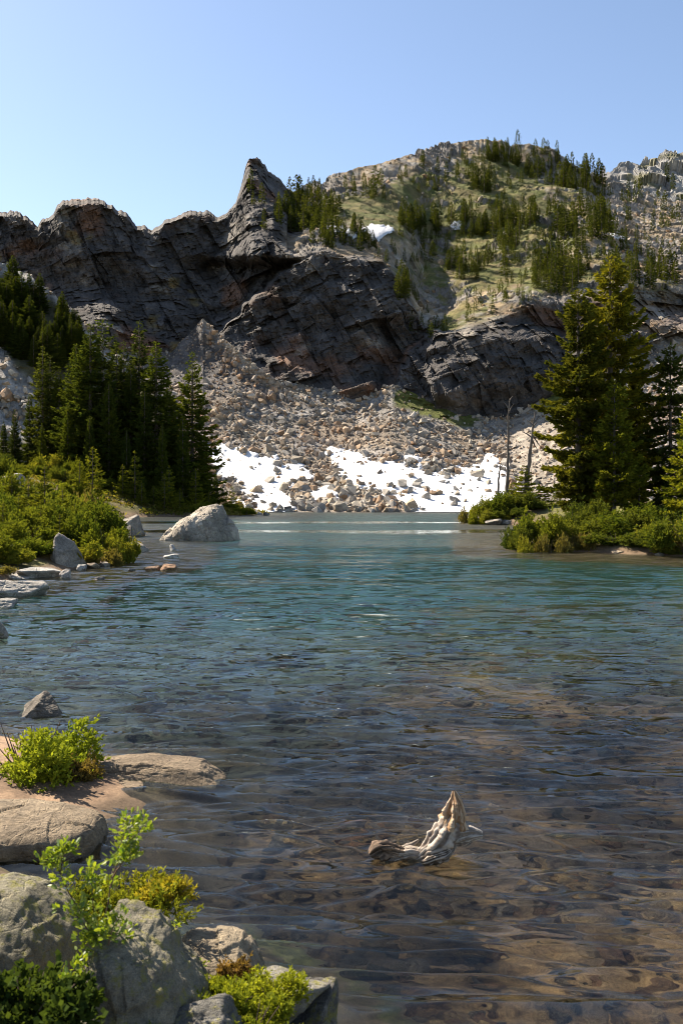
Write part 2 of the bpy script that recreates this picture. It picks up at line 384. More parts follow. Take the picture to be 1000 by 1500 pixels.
def on_mtn(px, py):
    j = np.clip(np.round((np.asarray(px) + 250) / 1.45).astype(int), 0, MPX.shape[1] - 1)
    i = np.array([np.argmin(np.abs(MPY[:, a] - b)) for a, b in zip(np.atleast_1d(j), np.atleast_1d(py))])
    return MV[i, np.atleast_1d(j)]

def far_ridge():
    px = np.arange(820, 1320, 1.6); nr = 90
    sk = ip(px, [(820, 262), (876, 257), (880, 251), (905, 243), (925, 235), (945, 229), (958, 233), (975, 222), (985, 218), (1000, 221), (1060, 205), (1320, 215)])
    sk = sk + fbm(np.stack([px * .07, px * 0, px * 0], -1), 4) * 7
    bs = sk * 0 + 400
    v = np.linspace(0, 1, nr)[:, None]; PY = bs + (sk - bs) * v; PX = np.broadcast_to(px, PY.shape)
    D = 300 + (400 - PY) / (400 - 230) * 80 + 12 * (1 - sst(PX, 830, 900))
    D = np.where(PY > 330, np.minimum(D, 400), D)
    p = P(PX, PY, D)
    f1, e, c1 = facet(p / 11, .9); f2, e, c2 = facet(p / 4 + 3, .9)
    V = P(PX, PY, D) + (fbm(p / 30, 3) * 6 + f1 * 4 + f2 * 2.2 + fbm(p / 2, 2) * .5)[..., None] * .55 * np.array([0, -.6, .8])
    t = fbm(p / 8, 4)
    col = np.array([.30, .285, .26]) * (.65 + .6 * c2)[..., None]
    col = col + (np.array([.13, .12, .05]) - col) * (sst(t + .25 * fbm(p / 30 + 7, 2), .0, .2) * .8)[..., None]
    b = V[-1:].copy(); b[..., 1] += 60; b[..., 2] -= 60
    VV = np.concatenate([V, b]); CC = np.concatenate([col, col[-1:]])
    tag(obj('far_ridge', mesh_np('far_ridge', VV, grid_faces(*VV.shape[:2]), CC), M_mtn), kind='structure')
    return PX, PY, V
FPX, FPY, FV = far_ridge()

def talus():
    px = np.arange(-250, 1260, 2.2); nr = 120
    top = ip(px, TAL) + fbm(np.stack([px * .05, px * 0, px * 0 + 2], -1), 3) * 3
    bot = px * 0 + 750.5
    v = np.linspace(0, 1, nr)[:, None]; PY = bot + (top - bot) * v; PX = np.broadcast_to(px, PY.shape)
    D0 = Dw(bot); D1 = ip(px, TD) + 1.5
    # even slope: interpolate height against distance
    D = D0 + (D1 - D0) * (1 - (1 - v) ** 1.25) * (1 - .0 * v)
    # rib of scree running down from the left cliff
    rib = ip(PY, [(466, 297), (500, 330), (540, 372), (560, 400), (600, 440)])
    D -= 4.0 * np.exp(-((PX - rib) / 30) ** 2) * (1 - sst(PY, 540, 590)) * np.clip(v * 3, 0, 1)
    D += 4.0 * np.exp(-((PX - rib - 45) / 24) ** 2) * (1 - sst(PY, 540, 580)) * 0
    p = P(PX, PY, D); f, e, c = facet(p / 2.5, .8)
    D = D - (fbm(p / 14, 3) * 3 + f * .55) * sst(v, 0, .05) * (1 - .6 * sst(v, .93, 1))
    V = P(PX, PY, D)
    g = fbm(p / 7, 4) * .6
    def blob(x0, y0, rx, ry): return np.exp(-(((PX - x0) / rx) ** 2 + ((PY - y0) / ry) ** 2))
    gr = 1.0 * blob(600, 582, 32, 15) + .9 * blob(640, 602, 35, 14) + .7 * blob(675, 618, 35, 18) + .9 * blob(815, 590, 26, 22) + .5 * blob(960, 560, 40, 30) + .4 * blob(480, 575, 60, 8)
    gr = sst(gr + g, .42, .7)
    br = np.array([.27, .215, .16]); gy = np.array([.27, .25, .23])
    col = br + (gy - br) * sst(fbm(p / 12 + 9, 3), -.15, .25)[..., None]
    sandy = sst(blob(800, 640, 60, 60) + blob(850, 700, 80, 80), .35, .7)
    col = col + (np.array([.36, .31, .25]) - col) * sandy[..., None]
    shade_ = sst(rib - 8 - PX, 0, 20) * (1 - sst(PY, 560, 600)); col = col + (np.array([.15, .135, .125]) - col) * shade_[..., None]  # cliff shade left of the rib, painted into the scree colour
    rib_sun_ = np.exp(-((PX - rib) / 9) ** 2) * (1 - sst(PY, 545, 575)); col = col + (np.array([.40, .32, .23]) - col) * (rib_sun_ * .9)[..., None]  # sunlight on the rib crest, painted as a paler tan
    col = col * (.6 + .6 * c)[..., None]
    gc = np.array([.12, .13, .03])
    col = col + (gc - col) * gr[..., None]
    b = V[:1].copy(); b[..., 2] -= 6; b[..., 1] -= 6
    b2 = V[-1:].copy(); b2[..., 2] -= 10; b2[..., 1] += 2
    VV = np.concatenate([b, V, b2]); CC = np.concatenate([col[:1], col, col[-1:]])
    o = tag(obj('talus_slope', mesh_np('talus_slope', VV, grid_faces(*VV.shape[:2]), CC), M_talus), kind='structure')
    return o, PX, PY, V, gr, sandy
talus_o, TPX, TPY, TV, TGR, TSAND = talus()
def tal_idx(px, py):
    j = np.clip(np.round((px + 250) / 2.2).astype(int), 0, TPX.shape[1] - 1)
    top = TPY[-1, j]; i = np.clip(np.round((750.5 - py) / (750.5 - top) * (TPX.shape[0] - 1)).astype(int), 0, TPX.shape[0] - 1)
    return i, j

def poly_sdf(x, y, poly):
    poly = np.asarray(poly, float); d = np.full(np.shape(x), 9e9); ins = np.zeros(np.shape(x), bool)
    for a, b in zip(poly, np.roll(poly, -1, 0)):
        e = b - a; wx, wy = x - a[0], y - a[1]
        t = np.clip((wx * e[0] + wy * e[1]) / (e @ e + 1e-12), 0, 1)
        d = np.minimum(d, (wx - e[0] * t) ** 2 + (wy - e[1] * t) ** 2)
        c = ((a[1] > y) != (b[1] > y)) & (x < (b[0] - a[0]) * (y - a[1]) / (b[1] - a[1] + 1e-12) + a[0])
        ins ^= c
    return np.where(ins, 1, -1) * np.sqrt(d)
SNOW = [[(306, 653), (354, 657), (381, 671), (403, 669), (408, 680), (444, 684), (453, 693), (421, 716), (417, 725), (432, 743), (415, 754), (380, 748), (360, 727), (354, 707), (331, 698), (320, 690)],
        [(480, 657), (511, 662), (552, 678), (588, 680), (615, 684), (628, 696), (687, 689), (718, 669), (740, 690), (745, 725), (735, 758), (678, 760), (630, 757), (600, 742), (552, 716), (525, 711), (498, 698), (493, 680)],
        [(458, 722), (480, 716), (505, 722), (490, 730), (462, 730)], [(600, 668), (612, 667), (614, 672), (603, 673)], [(352, 735), (372, 740), (366, 748), (340, 748)]]
def snow_sd(px, py):
    s = np.max([poly_sdf(px, py * 1.0, q) for q in SNOW], 0)
    q = np.stack([px * .045, py * .09, px * 0 + 1], -1); q2 = np.stack([px * .11, py * .2, px * 0 + 7], -1)
    return s + fbm(q, 4) * 13 + fbm(q2, 3) * 6 + 3.5
def snow():
    for x0, x1, y0, y1 in ((300, 470, 645, 750), (450, 745, 650, 750)):
        px = np.arange(x0, x1, 1.3); py = np.arange(y1, y0, -1.1)
        PX, PY = np.meshgrid(px, py); s = snow_sd(PX, PY)
        i, j = tal_idx(PX.ravel(), PY.ravel()); D = TV[i, j, 1].reshape(PX.shape)
        for _ in range(6):
            D[1:-1, 1:-1] = (D[1:-1, 1:-1] * 2 + D[:-2, 1:-1] + D[2:, 1:-1] + D[1:-1, :-2] + D[1:-1, 2:]) / 6
        D = D - np.clip(s * .22, -1.2, .9) - .15
        D = np.clip(D, 0, Dw(np.maximum(PY, 747.9))*1.0 + (750 - PY) * 1.2)
        V = P(PX, PY, D); fs = grid_faces(*PX.shape)
        keep = (s.ravel()[fs] > -2.5).all(1); fs = fs[keep]
        us, inv = np.unique(fs, return_inverse=True)
        tag(obj('snow_patch', mesh_np('snow_patch', V.reshape(-1, 3)[us], inv.reshape(-1, 4), smooth=True), M_snow), kind='structure')
snow()

def bench_snow():
    for x0, y0, rx, ry in ((552, 346, 26, 9), (490, 348, 16, 6), (668, 332, 9, 6), (516, 352, 10, 4), (905, 352, 14, 4)):
        m = 1 - ((MPX - x0) / rx) ** 2 - ((MPY - y0) / ry) ** 2 + fbm(np.stack([MPX * .12, MPY * .2, MPX * 0 + x0], -1), 3) * 1.1
        sm = MV.copy()
        for _ in range(10): sm[1:-1, 1:-1] = (sm[1:-1, 1:-1] + sm[:-2, 1:-1] + sm[2:, 1:-1] + sm[1:-1, :-2] + sm[1:-1, 2:]) / 5
        V = sm + np.clip(m, -1, .5)[..., None] * np.array([0, -.5, .7]) + np.array([0, -.2, .3]); fs = grid_faces(*MPX.shape); fs = fs[(m.ravel()[fs] > 0).all(1)]
        if not len(fs): continue
        us, inv = np.unique(fs, return_inverse=True)
        tag(obj('snow_patch', mesh_np('snow_patch', V.reshape(-1, 3)[us], inv.reshape(-1, 4), smooth=True), M_snow), kind='structure')
bench_snow()

# stones: hulls
def hull_variants(n, rng, pts=13, sq=(1, .8, .65)):
    out = []
    for _ in range(n):
        bm = bmesh.new()
        q = rng.normal(size=(pts, 3)); q = unit(q) * (.75 + .35 * rng.rand(pts, 1)) * np.array(sq)
        for a in q: bm.verts.new(a)
        r = bmesh.ops.convex_hull(bm, input=bm.verts)
        bmesh.ops.delete(bm, geom=[g for g in set(r['geom_interior']) | set(r['geom_unused']) if isinstance(g, bmesh.types.BMVert)], context='VERTS')
        bm.verts.index_update(); bm.verts.ensure_lookup_table()
        V = np.array([v.co[:] for v in bm.verts]); Fa = np.array([[v.index for v in f.verts] for f in bm.faces])
        bm.free(); out.append((V, Fa))
    return out
def rotm(rng):
    q = unit(rng.normal(size=4)); a, b, c, d = q
    return np.array([[1 - 2 * (c * c + d * d), 2 * (b * c - a * d), 2 * (b * d + a * c)], [2 * (b * c + a * d), 1 - 2 * (b * b + d * d), 2 * (c * d - a * b)], [2 * (b * d - a * c), 2 * (c * d + a * b), 1 - 2 * (b * b + c * c)]])
HULL = hull_variants(14, R)
def stone_cols(n, rng, sand=None):
    base = np.array([[.33, .30, .26], [.30, .29, .28], [.36, .29, .22], [.27, .19, .13], [.40, .37, .33], [.22, .20, .18]])
    k = rng.choice(6, n, p=[.27, .25, .2, .1, .1, .08]); c = base[k] * (.7 + .5 * rng.rand(n, 1)) * np.array([1.0, .945, .85]); return c
def stones(pos, size, rng, cols, flat=1.0):
    parts = []
    rots = [rotm(rng) for _ in range(40)]
    for i in range(len(pos)):
        V, Fa = HULL[i % len(HULL)]
        parts.append(((V @ rots[rng.randint(40)].T) * size[i] * np.array([1, 1, flat]) + pos[i], Fa, cols[i]))
    return join(parts)
def scatter_talus():
    n = 23000; px = R.uniform(180, 1010, n); py = R.uniform(470, 750, n)
    top = ip(px, TAL); ok = (py > top - 2) & (py < 749.5)
    i, j = tal_idx(px, py); s = snow_sd(px, py)
    g = TGR[i, j]; sa = TSAND[i, j]
    k = R.rand(n)
    ok &= (s < 1.5) | ((s < 9) & (k < .2)) | (k < .06)
    ok &= ~((g > .5) & (k > .15)); ok &= ~((sa > .5) & (k > .55))
    px, py, s = px[ok], py[ok], s[ok]; i, j = i[ok], j[ok]; n = len(px)
    size = .17 + .30 * R.gamma(1.0, .95, n); size *= np.where(sa[ok] > .5, .55, 1.0)
    near = sst(py, 640, 745); size *= .8 + .55 * near; size = np.minimum(size, 1.25 + .2 * R.rand(n))
    size *= np.where(py < 560, .8, 1) * np.where((px < 300) & (py < 560), .6, 1)
    pos = TV[i, j] + 0; d = TV[i, j, 1] - np.where(s > 1, np.clip(s * .22, 0, .9), 0) - size * .15
    pos = P(px, py, d); cols = stone_cols(n, R)
    # reddish drift on the left side of the talus
    rd = sst(fbm(pos / 18 + 3, 3), .0, .25)[:, None]; cols = cols * (1 - rd * .35) + cols * np.array([1.2, .9, .7]) * rd * .35
    pos[:, 2] = np.maximum(pos[:, 2], .05)
    order = np.argsort(-size); bigs, rest = order[:300], order[300:]
    V, Fa, c = stones(pos[rest], size[rest], R, cols[rest])
    tag(obj('stones', mesh_np('stones', V, Fa, c), M_stone, talus_o), kind='stuff')
    vs_ = []
    for a in range(14):
        for b in range(3):
            vs_.append(mesh_np('boulder', HULL[a][0], HULL[a][1], np.broadcast_to(stone_cols(1, R), (len(HULL[a][0]), 3))))
    for q in bigs:
        o = obj('boulder', vs_[R.randint(len(vs_))], M_stone, talus_o, pos[q])
        o.scale = [float(size[q] * f) for f in R.uniform(.8, 1.2, 3)]; o.rotation_euler = R.uniform(0, 6.28, 3)
scatter_talus()

def hillside():
    px = np.arange(-300, 345, 2.2); nr = 120
    top = ip(px, [(-300, 250), (-100, 330), (0, 384), (40, 401), (80, 432), (120, 470), (150, 500), (200, 540), (250, 577), (300, 612), (345, 660)])
    top = top + fbm(np.stack([px * .06, px * 0, px * 0 + 4], -1), 4) * 8
    bot = px * 0 + 742; v = np.linspace(0, 1, nr)[:, None]
    PY = bot + (top - bot) * v; PX = np.broadcast_to(px, PY.shape)
    D = ip(px, [(-300, 118), (0, 134), (345, 150)]) + (ip(px, [(-300, 178), (0, 186), (200, 184), (345, 168)]) - ip(px, [(-300, 118), (0, 134), (345, 150)])) * v
    p = P(PX, PY, D); f, e, c = facet(p / 3, .8)
    D = D - fbm(p / 16, 3) * 5 - f * .8
    V = P(PX, PY, D)
    rk = sst(poly_sdf(PX, PY, [(-300, 500), (0, 512), (35, 545), (62, 590), (70, 640), (-300, 640)]) + fbm(p / 5, 3) * 12, -4, 8)
    cr = sst(22 + fbm(p / 6, 3) * 16 - (PY - top), 0, 12)
    rk = np.maximum(rk, cr)
    gr = np.array([.085, .075, .035]); st = np.array([.33, .31, .28])
    col = gr + (st * (.6 + .6 * c)[..., None] - gr) * rk[..., None]
    b = V[-1:].copy(); b[..., 1] += 12; b[..., 2] -= 40
    VV = np.concatenate([V, b]); CC = np.concatenate([col, col[-1:]])
    o = tag(obj('hillside', mesh_np('hillside', VV, grid_faces(*VV.shape[:2]), CC), M_talus), kind='structure')
    n = 5200; i = R.randint(0, nr, n); j = R.randint(0, len(px), n); ok = (rk[i, j] > .5) & (PX[i, j] > -30)
    i, j = i[ok], j[ok]; pos = V[i, j] + R.normal(size=(len(i), 3)) * .4
    Vs, Fa, cc = stones(pos, .25 + .25 * R.gamma(1.5, .8, len(i)), R, stone_cols(len(i), R))
    tag(obj('stones', mesh_np('stones', Vs, Fa, cc), M_stone, o), kind='stuff')
    return PX, PY, V
HPX, HPY, HV = hillside()
def on_hill(px, py):
    j = int(np.clip(round((px + 300) / 2.2), 0, HPX.shape[1] - 1)); i = int(np.argmin(np.abs(HPY[:, j] - py))); return HV[i, j]

# ground, lake bed, water
bm = bmesh.new(); bmesh.ops.create_grid(bm, x_segments=4, y_segments=4, size=4000)
me = bpy.data.meshes.new('ground'); bm.to_mesh(me); bm.free()
a = me.color_attributes.new('Col', 'FLOAT_COLOR', 'POINT'); a.data.foreach_set('color', np.tile([.1, .09, .06, 1], len(me.vertices)).astype(np.float32))
tag(obj('ground', me, M_soil, None, (0, 0, -12)), kind='structure')

def bed_z(x, y):
    d = np.hypot(x, y)
    z = -np.interp(d, [0, 4, 8, 14, 22, 35, 50, 70, 100, 400], [.15, .36, .6, .95, 1.4, 2.2, 3.4, 5.0, 7.0, 8.0])
    p = np.stack([x, y, x * 0], -1)
    return z + fbm(p / 2.2, 3) * .07 * np.minimum(d / 8, 2) + fbm(p / .7, 2) * .02
def polar(r0, r1, nr, a0, a1, na):
    r = np.exp(np.linspace(math.log(r0), math.log(r1), nr))[:, None]; th = np.linspace(a0, a1, na)[None, :]
    return r * np.sin(th), r * np.cos(th)
def lake_bed():
    x, y = polar(1.2, 420, 300, -1.0, 1.0, 260); z = bed_z(x, y)
    p = np.stack([x, y, z], -1); f, e, c = facet(p * np.array([1.6, 1.6, 1.6]), .5)
    z = z + f * .05 * np.clip(1 - y / 40, 0, 1)
    d = np.hypot(x, y)
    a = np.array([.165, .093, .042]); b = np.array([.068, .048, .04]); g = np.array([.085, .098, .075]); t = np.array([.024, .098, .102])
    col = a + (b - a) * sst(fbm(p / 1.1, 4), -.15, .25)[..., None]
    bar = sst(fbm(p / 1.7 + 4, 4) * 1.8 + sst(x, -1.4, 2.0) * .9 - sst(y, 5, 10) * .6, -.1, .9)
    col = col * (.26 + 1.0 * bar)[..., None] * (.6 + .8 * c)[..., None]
    col = col + (g - col) * sst(d + fbm(p / 6, 3) * 10, 8, 18)[..., None] * .85
    col = col + (t - col) * sst(d + fbm(p / np.array([18, 8, 8]), 3) * 12, 12, 34)[..., None]
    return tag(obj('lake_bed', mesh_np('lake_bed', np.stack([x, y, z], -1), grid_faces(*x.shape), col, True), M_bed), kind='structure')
bed_o = lake_bed()
def bed_stones():
    n = 5200; d = 3.6 * np.exp(R.rand(n) * math.log(24 / 3.6)); px = R.uniform(-150, 1150, n)
    x = (px - 500) / F * d; s = .03 + .045 * R.gamma(1.3, .9, n) * (d / 7) ** .4; s = np.minimum(s, .32)
    pos = np.stack([x, d, bed_z(x, d) + s * .1], -1)
    base = np.array([[.15, .085, .035], [.09, .06, .04], [.20, .12, .055], [.06, .045, .038], [.11, .085, .07], [.11, .05, .024]])
    c = base[R.choice(6, n)] * (.7 + .6 * R.rand(n, 1))
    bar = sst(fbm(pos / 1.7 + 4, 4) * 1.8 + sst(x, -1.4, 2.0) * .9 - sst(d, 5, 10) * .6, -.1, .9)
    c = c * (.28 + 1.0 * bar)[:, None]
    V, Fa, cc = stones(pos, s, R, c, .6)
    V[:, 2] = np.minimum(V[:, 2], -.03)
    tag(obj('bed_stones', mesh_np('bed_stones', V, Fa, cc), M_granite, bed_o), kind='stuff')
bed_stones()

def lake():
    r = np.concatenate([np.exp(np.linspace(math.log(3.0), math.log(45), 860)), np.exp(np.linspace(math.log(45.5), math.log(300), 60))])
    th = np.linspace(-.60, .60, 420)
    x = r[:, None] * np.sin(th); y = r[:, None] * np.cos(th)
    rr = np.random.RandomState(21); z = np.zeros_like(x)
    p = np.stack([x / 1.6, y / 1.6, x * 0], -1)
    wx, wy = gn(p) * .16, gn(p + 40) * .16
    p2 = np.stack([x / 2.4, y / 1.2, x * 0 + 9], -1); grp = .55 + .9 * sst(fbm(p2, 2), -.3, .35)
    cell = r[:, None] * (math.log(15) / 860)
    def saw(a): return (np.sin(a) - .45 * np.sin(2 * a) + .22 * np.sin(3 * a))   # long faces, short steep backs
    lw = np.clip(r / 9, .75, 3)[:, None]
    for k, (lam, ang, sl_) in enumerate([(.21, .14, .38), (.30, .06, .38), (.18, .22, .26), (.42, .10, .28), (.25, -.04, .28), (.60, .12, .15), (.85, .0, .11), (1.25, .1, .08)]):
        kx, ky = math.sin(ang) * 2 * math.pi / lam, math.cos(ang) * 2 * math.pi / lam
        q = np.stack([x / (lam * 9), y / (lam * 3.5), x * 0 + 7 * k], -1)
        grp = sst(gn(q) * 1.2 + .1 * gn(q * 2.3), -.5, .35)
        ws = np.stack([x / (lam * 5), y / (lam * 5), x * 0 + 3.3 * k], -1); wv = gn(ws) * lam * .75 + gn(ws * 2.1 + 9) * lam * .25
        ph = kx * x + ky * (y + wv) + k
        fade = sst(lam / cell, 3.5, 7)
        z += sl_ * lam / (2 * math.pi) * fade * grp * saw(ph)
    for k in range(24):
        lam = .08 * (.3 / .08) ** rr.rand(); ang = rr.normal(.10, .5)
        kx, ky = math.sin(ang) * 2 * math.pi / lam, math.cos(ang) * 2 * math.pi / lam
        z += .012 * lam / (2 * math.pi) * sst(lam / cell, 2.5, 5) * np.sin(kx * (x + wx) + ky * (y + wy) + rr.rand() * 6.28)
    z = z * sst(300 - r, 0, 200)[:, None]
    tag(obj('lake', mesh_np('lake', np.stack([x, y, z], -1), grid_faces(*x.shape), None, True), M_water), kind='structure')
lake()

# banks -----------------------------------------------------------------
def bank(name, poly_px, hfun, cfun, px0, px1, npx, d0, d1, nd_, mat_, skirt=.35):
    poly = W([q[0] for q in poly_px], [q[1] for q in poly_px])
    D = np.exp(np.linspace(math.log(d0), math.log(d1), nd_))[:, None]; px = np.linspace(px0, px1, npx)[None, :]
    x = (px - 500) / F * D; y = D + 0 * px
    def hz(x, y):
        s = poly_sdf(x, y, poly); p = np.stack([x, y, x * 0], -1)
        s = s + fbm(p / (.06 * y + .3)[..., None], 3) * .02 * y * .5
        return np.where(s > 0, hfun(s, x, y), s * skirt - s * s * (.5 if d1 < 20 else .12)), s
    z, s = hz(x, y); bz = bed_z(x, y); z = np.where(s < 0, np.maximum(z, bz - .25), z)
    p = np.stack([x, y, z], -1)
    col = cfun(s, p)
    fs = grid_faces(*x.shape); keep = (z.ravel()[fs] > bz.ravel()[fs] - .2).any(1); fs = fs[keep]
    us, inv = np.unique(fs, return_inverse=True)
    o = tag(obj(name, mesh_np(name, p.reshape(-1, 3)[us], inv.reshape(-1, 4), col.reshape(-1, 3)[us], True), mat_), kind='structure')
    return lambda X, Y: float(hz(np.array([float(X)]), np.array([float(Y)]))[0][0])
LP = [(-900, 960), (-100, 866), (0, 853), (35, 846), (70, 840), (110, 834), (150, 829.5), (178, 821), (188, 809), (190, 796), (180, 781), (164, 771), (146, 765), (134, 760.5), (200, 757.6), (250, 757), (300, 756.4), (350, 755.5), (383, 753.6), (392, 752), (388, 750.5), (360, 749.2), (300, 748.6), (-900, 747)]
def lh(s, x, y):
    near = .22 * (1 - np.exp(-s / .6)) + 1.0 * (1 - np.exp(-s / 7))
    px = x / y * F + 500
    K = .8 + 5.2 * (1 - sst(px, 130, 330))
    far = .3 * (1 - np.exp(-s / 1.2)) + K * (1 - np.exp(-s / 11))
    t = sst(y, 70, 95); p = np.stack([x, y, x * 0], -1)
    return near * (1 - t) + far * t + fbm(p / 3, 3) * .25 * np.minimum(s, 2)
def lc(s, p):
    n = fbm(p / 3, 4)
    a = np.array([.10, .085, .028]); b = np.array([.13, .12, .03]); c = np.array([.15, .10, .055]); so_ = np.array([.17, .115, .07])
    col = a + (b - a) * sst(n, -.1, .2)[..., None]; col = col + (c - col) * (sst(fbm(p / 2 + 9, 3), .1, .3) * .8)[..., None]
    return col + (so_ - col) * (1 - sst(s, .3, .012 * p[..., 1] + .25))[..., None]
zl = bank('left_shore', LP, lh, lc, -420, 520, 360, 16, 152, 340, M_soil, .3)
RP = [(744, 796), (758, 803), (800, 806.5), (850, 808.5), (900, 811), (950, 813), (1000, 815.5), (1500, 838), (1500, 765), (900, 764), (800, 767), (762, 780)]
def rh(s, x, y):
    p = np.stack([x, y, x * 0], -1)
    return .15 * (1 - np.exp(-s / .3)) + .95 * (1 - np.exp(-s / 3.5)) + fbm(p / 2, 3) * .18 * np.minimum(s, 1.5)
zr = bank('right_shore', RP, rh, lc, 660, 1350, 260, 28, 100, 220, M_soil, .3)
PP = [(682, 763), (690, 766), (705, 768), (745, 769.5), (800, 770), (1100, 775), (1300, 758), (1000, 755), (800, 755), (730, 756.5), (696, 760)]
def ph_(s, x, y):
    p = np.stack([x, y, x * 0], -1)
    return .3 * (1 - np.exp(-s / .4)) + 1.5 * (1 - np.exp(-s / 5)) + fbm(p / 2.5, 3) * .3 * np.minimum(s, 1.5)
zp = bank('point_shore', PP, ph_, lc, 665, 1150, 200, 66, 122, 140, M_soil)
# the bank the camera stands on, and the sandy spit beside it
NP = [(520, 1560), (455, 1500), (400, 1450), (330, 1405), (250, 1380), (180, 1350), (95, 1312), (0, 1272), (-300, 1215), (-2500, 1215), (-2500, 4000), (900, 4000), (620, 1800)]
def nh(s, x, y):
    p = np.stack([x, y, x * 0], -1)
    return .34 * (1 - np.exp(-s / .5)) + .35 * (1 - np.exp(-s / 2.0)) + fbm(p / .5, 3) * .06
def nc(s, p):
    n = fbm(p / .3, 4); a = np.array([.09, .06, .035]); b = np.array([.07, .065, .02])
    return a + (b - a) * sst(n, -.1, .2)[..., None]
zn = bank('near_bank', NP, nh, nc, -1400, 1300, 260, .8, 9, 240, M_nearsoil, .3)
SP = [(-300, 1262), (-60, 1262), (0, 1238), (60, 1218), (140, 1212), (160, 1196), (150, 1186), (185, 1172), (205, 1160), (195, 1150), (240, 1141), (215, 1128), (150, 1116), (100, 1100), (0, 1078), (-400, 1020)]
def sh_(s, x, y):
    p = np.stack([x, y, x * 0], -1)
    return .06 * (1 - np.exp(-s / .25)) + .14 * (1 - np.exp(-s / 1.4)) + fbm(p / .4, 3) * .025
def scol(s, p):
    n = fbm(p / .35, 4); a = np.array([.25, .165, .10]); b = np.array([.15, .095, .058])
    c = a + (b - a) * sst(n, -.15, .2)[..., None]
    return c + (np.array([.11, .075, .045]) - c) * (1 - sst(s, -.02, .14))[..., None]
zs = bank('sandy_spit', SP, sh_, scol, -700, 420, 300, 5.0, 13, 220, M_nearsoil, .2)

# ------------------------------------------------------------------ rocks
def ico(sub):
    bm = bmesh.new(); bmesh.ops.create_icosphere(bm, subdivisions=sub, radius=1)
    V = np.array([v.co[:] for v in bm.verts]); bm.verts.index_update(); Fa = np.array([[v.index for v in f.verts] for f in bm.faces]); bm.free()
    return V, Fa
ICO = {k: ico(k) for k in (3, 4, 5, 6)}
def rock_mesh(name, seed, dims, planes=None, sub=5, col=(.45, .42, .37), rough=.05, soft=40, cracks=.04, nplanes=14, flat_top=None):
    rg = np.random.RandomState(seed); n, Fa = ICO[sub]
    if planes is None:
        pl = unit(rg.normal(size=(nplanes, 3))); dd = rg.uniform(.72, 1.0, nplanes); planes = [(*a, b) for a, b in zip(pl, dd)]
        if flat_top: planes.append((*unit(np.array([rg.normal() * .12, rg.normal() * .12, 1.])), flat_top))
    a = np.array([q[:3] for q in planes]); a = unit(a); dd = np.array([q[3] for q in planes])
    t = np.maximum(n @ a.T, 1e-3) / dd                      # 1/r for each plane
    inv = (t ** soft).sum(1) ** (1 / soft); inv = np.maximum(inv, .55)
    V = n / inv[:, None]
    V = V + n * (fbm(V * 1.7 + seed, 4) * rough * 2 + fbm(V * 7 + seed, 3) * rough * .6)[:, None]
    f, e, c = facet(V * np.array([1.6, 1.6, 3.2]) + seed, .4)
    V = V + n * (f * cracks - cracks * .8 * (1 - sst(e, 0, .06)))[:, None]
    V = V * np.array(dims)
    cc = np.array(col) * (.8 + .3 * c + .5 * fbm(V * 1.2 / max(dims) + seed, 4))[:, None]
    return mesh_np(name, V, Fa, cc, False if sub < 5 else True)
def rock(px, py, wpx, hpx, seed, label, D=None, z=None, depth=1.0, col=(.45, .42, .37), group=None, sink=.25, mat_=None, rotz=None, name='rock', cat='rock', **kw):
    """a rock whose foot is seen at (px, py), wpx wide and hpx tall in the photo"""
    D = float(Dw(py)) if D is None else D; p = P(px, py, D)
    wx = wpx / F * D / 2; hz = hpx / F * D
    hh = hz / (1 - sink) / 1.75
    me = rock_mesh(name, seed, (wx * 1.1, wx * 1.1 * depth, hh), col=tuple(c * .74 for c in col), **kw)
    o = obj(name, me, mat_ or M_shore, None, (p[0], p[1] + wx * depth * .7, p[2] + hz - hh * .88))
    o.rotation_euler.z = rotz if rotz is not None else R.uniform(-.3, .3)
    return tag(o, label, cat, group)
def profile_rock(name, label, out, D, base, depth, seed, col, mat_, front=.75, facets=(.5, .06), group=None, nu=230, nv=150, cat='rock', fine=.02, lean=0.):
    """a rock with the given skyline (px points); its cross-section falls to the front and the back"""
    out = np.array(out, float); u_ = D / F; x = (np.linspace(out[0, 0], out[-1, 0], nu) - 500) * u_
    h = np.maximum((base - np.interp(np.linspace(out[0, 0], out[-1, 0], nu), out[:, 0], out[:, 1])) * u_, .002)
    xm = (x - x.mean()) / (x[-1] - x[0]) * 2; dp = depth * np.clip(1 - np.abs(xm) ** 3, .02, 1) ** .5
    a = np.linspace(-.08, 1.08, nv)[:, None] * math.pi
    c = np.cos(a); sn = np.sin(a)
    yy = -np.sign(c) * np.abs(c) ** .8 * dp; zz = np.sign(sn) * np.abs(sn) ** front * h
    V = np.stack([np.broadcast_to(x, yy.shape), yy + lean * zz, zz], -1)
    sc_ = max(h.max(), .3 * (x[-1] - x[0])); q = V / sc_ + seed
    e1 = e2 = np.ones(q.shape[:-1]); f1, c1 = blocks(q, facets[0] * .9, seed, .9); f2, c2 = blocks(q, facets[0] * .33, seed + 1, .8)
    nrm = unit(np.cross(np.gradient(V, axis=1), np.gradient(V, axis=0))); cen = np.array([x.mean(), 0, h.mean() * .3]); nrm = nrm * np.sign((nrm * (V - cen)).sum(-1, keepdims=True))
    dd = (f1 * facets[1] + f2 * facets[1] * .4 + fbm(q * 2.0, 4) * facets[1] * 1.6 + fbm(q * 14, 3) * fine) * sc_
    V = V + nrm * (dd * np.clip(1 - np.abs(xm) ** 8, .1, 1))[..., None]
    colr = np.array(col) * (.72 + .4 * c1 + .15 * c2 + .4 * fbm(q * 1.6 + 3, 4))[..., None]
    p0 = P(500, base, D); V[..., 1] += 0
    ox = x.mean(); V[..., 0] -= ox
    return tag(obj(name, mesh_np(name, V, grid_faces(nv, nu), colr, True), mat_, None, (ox, D, p0[2])), label, cat, group)
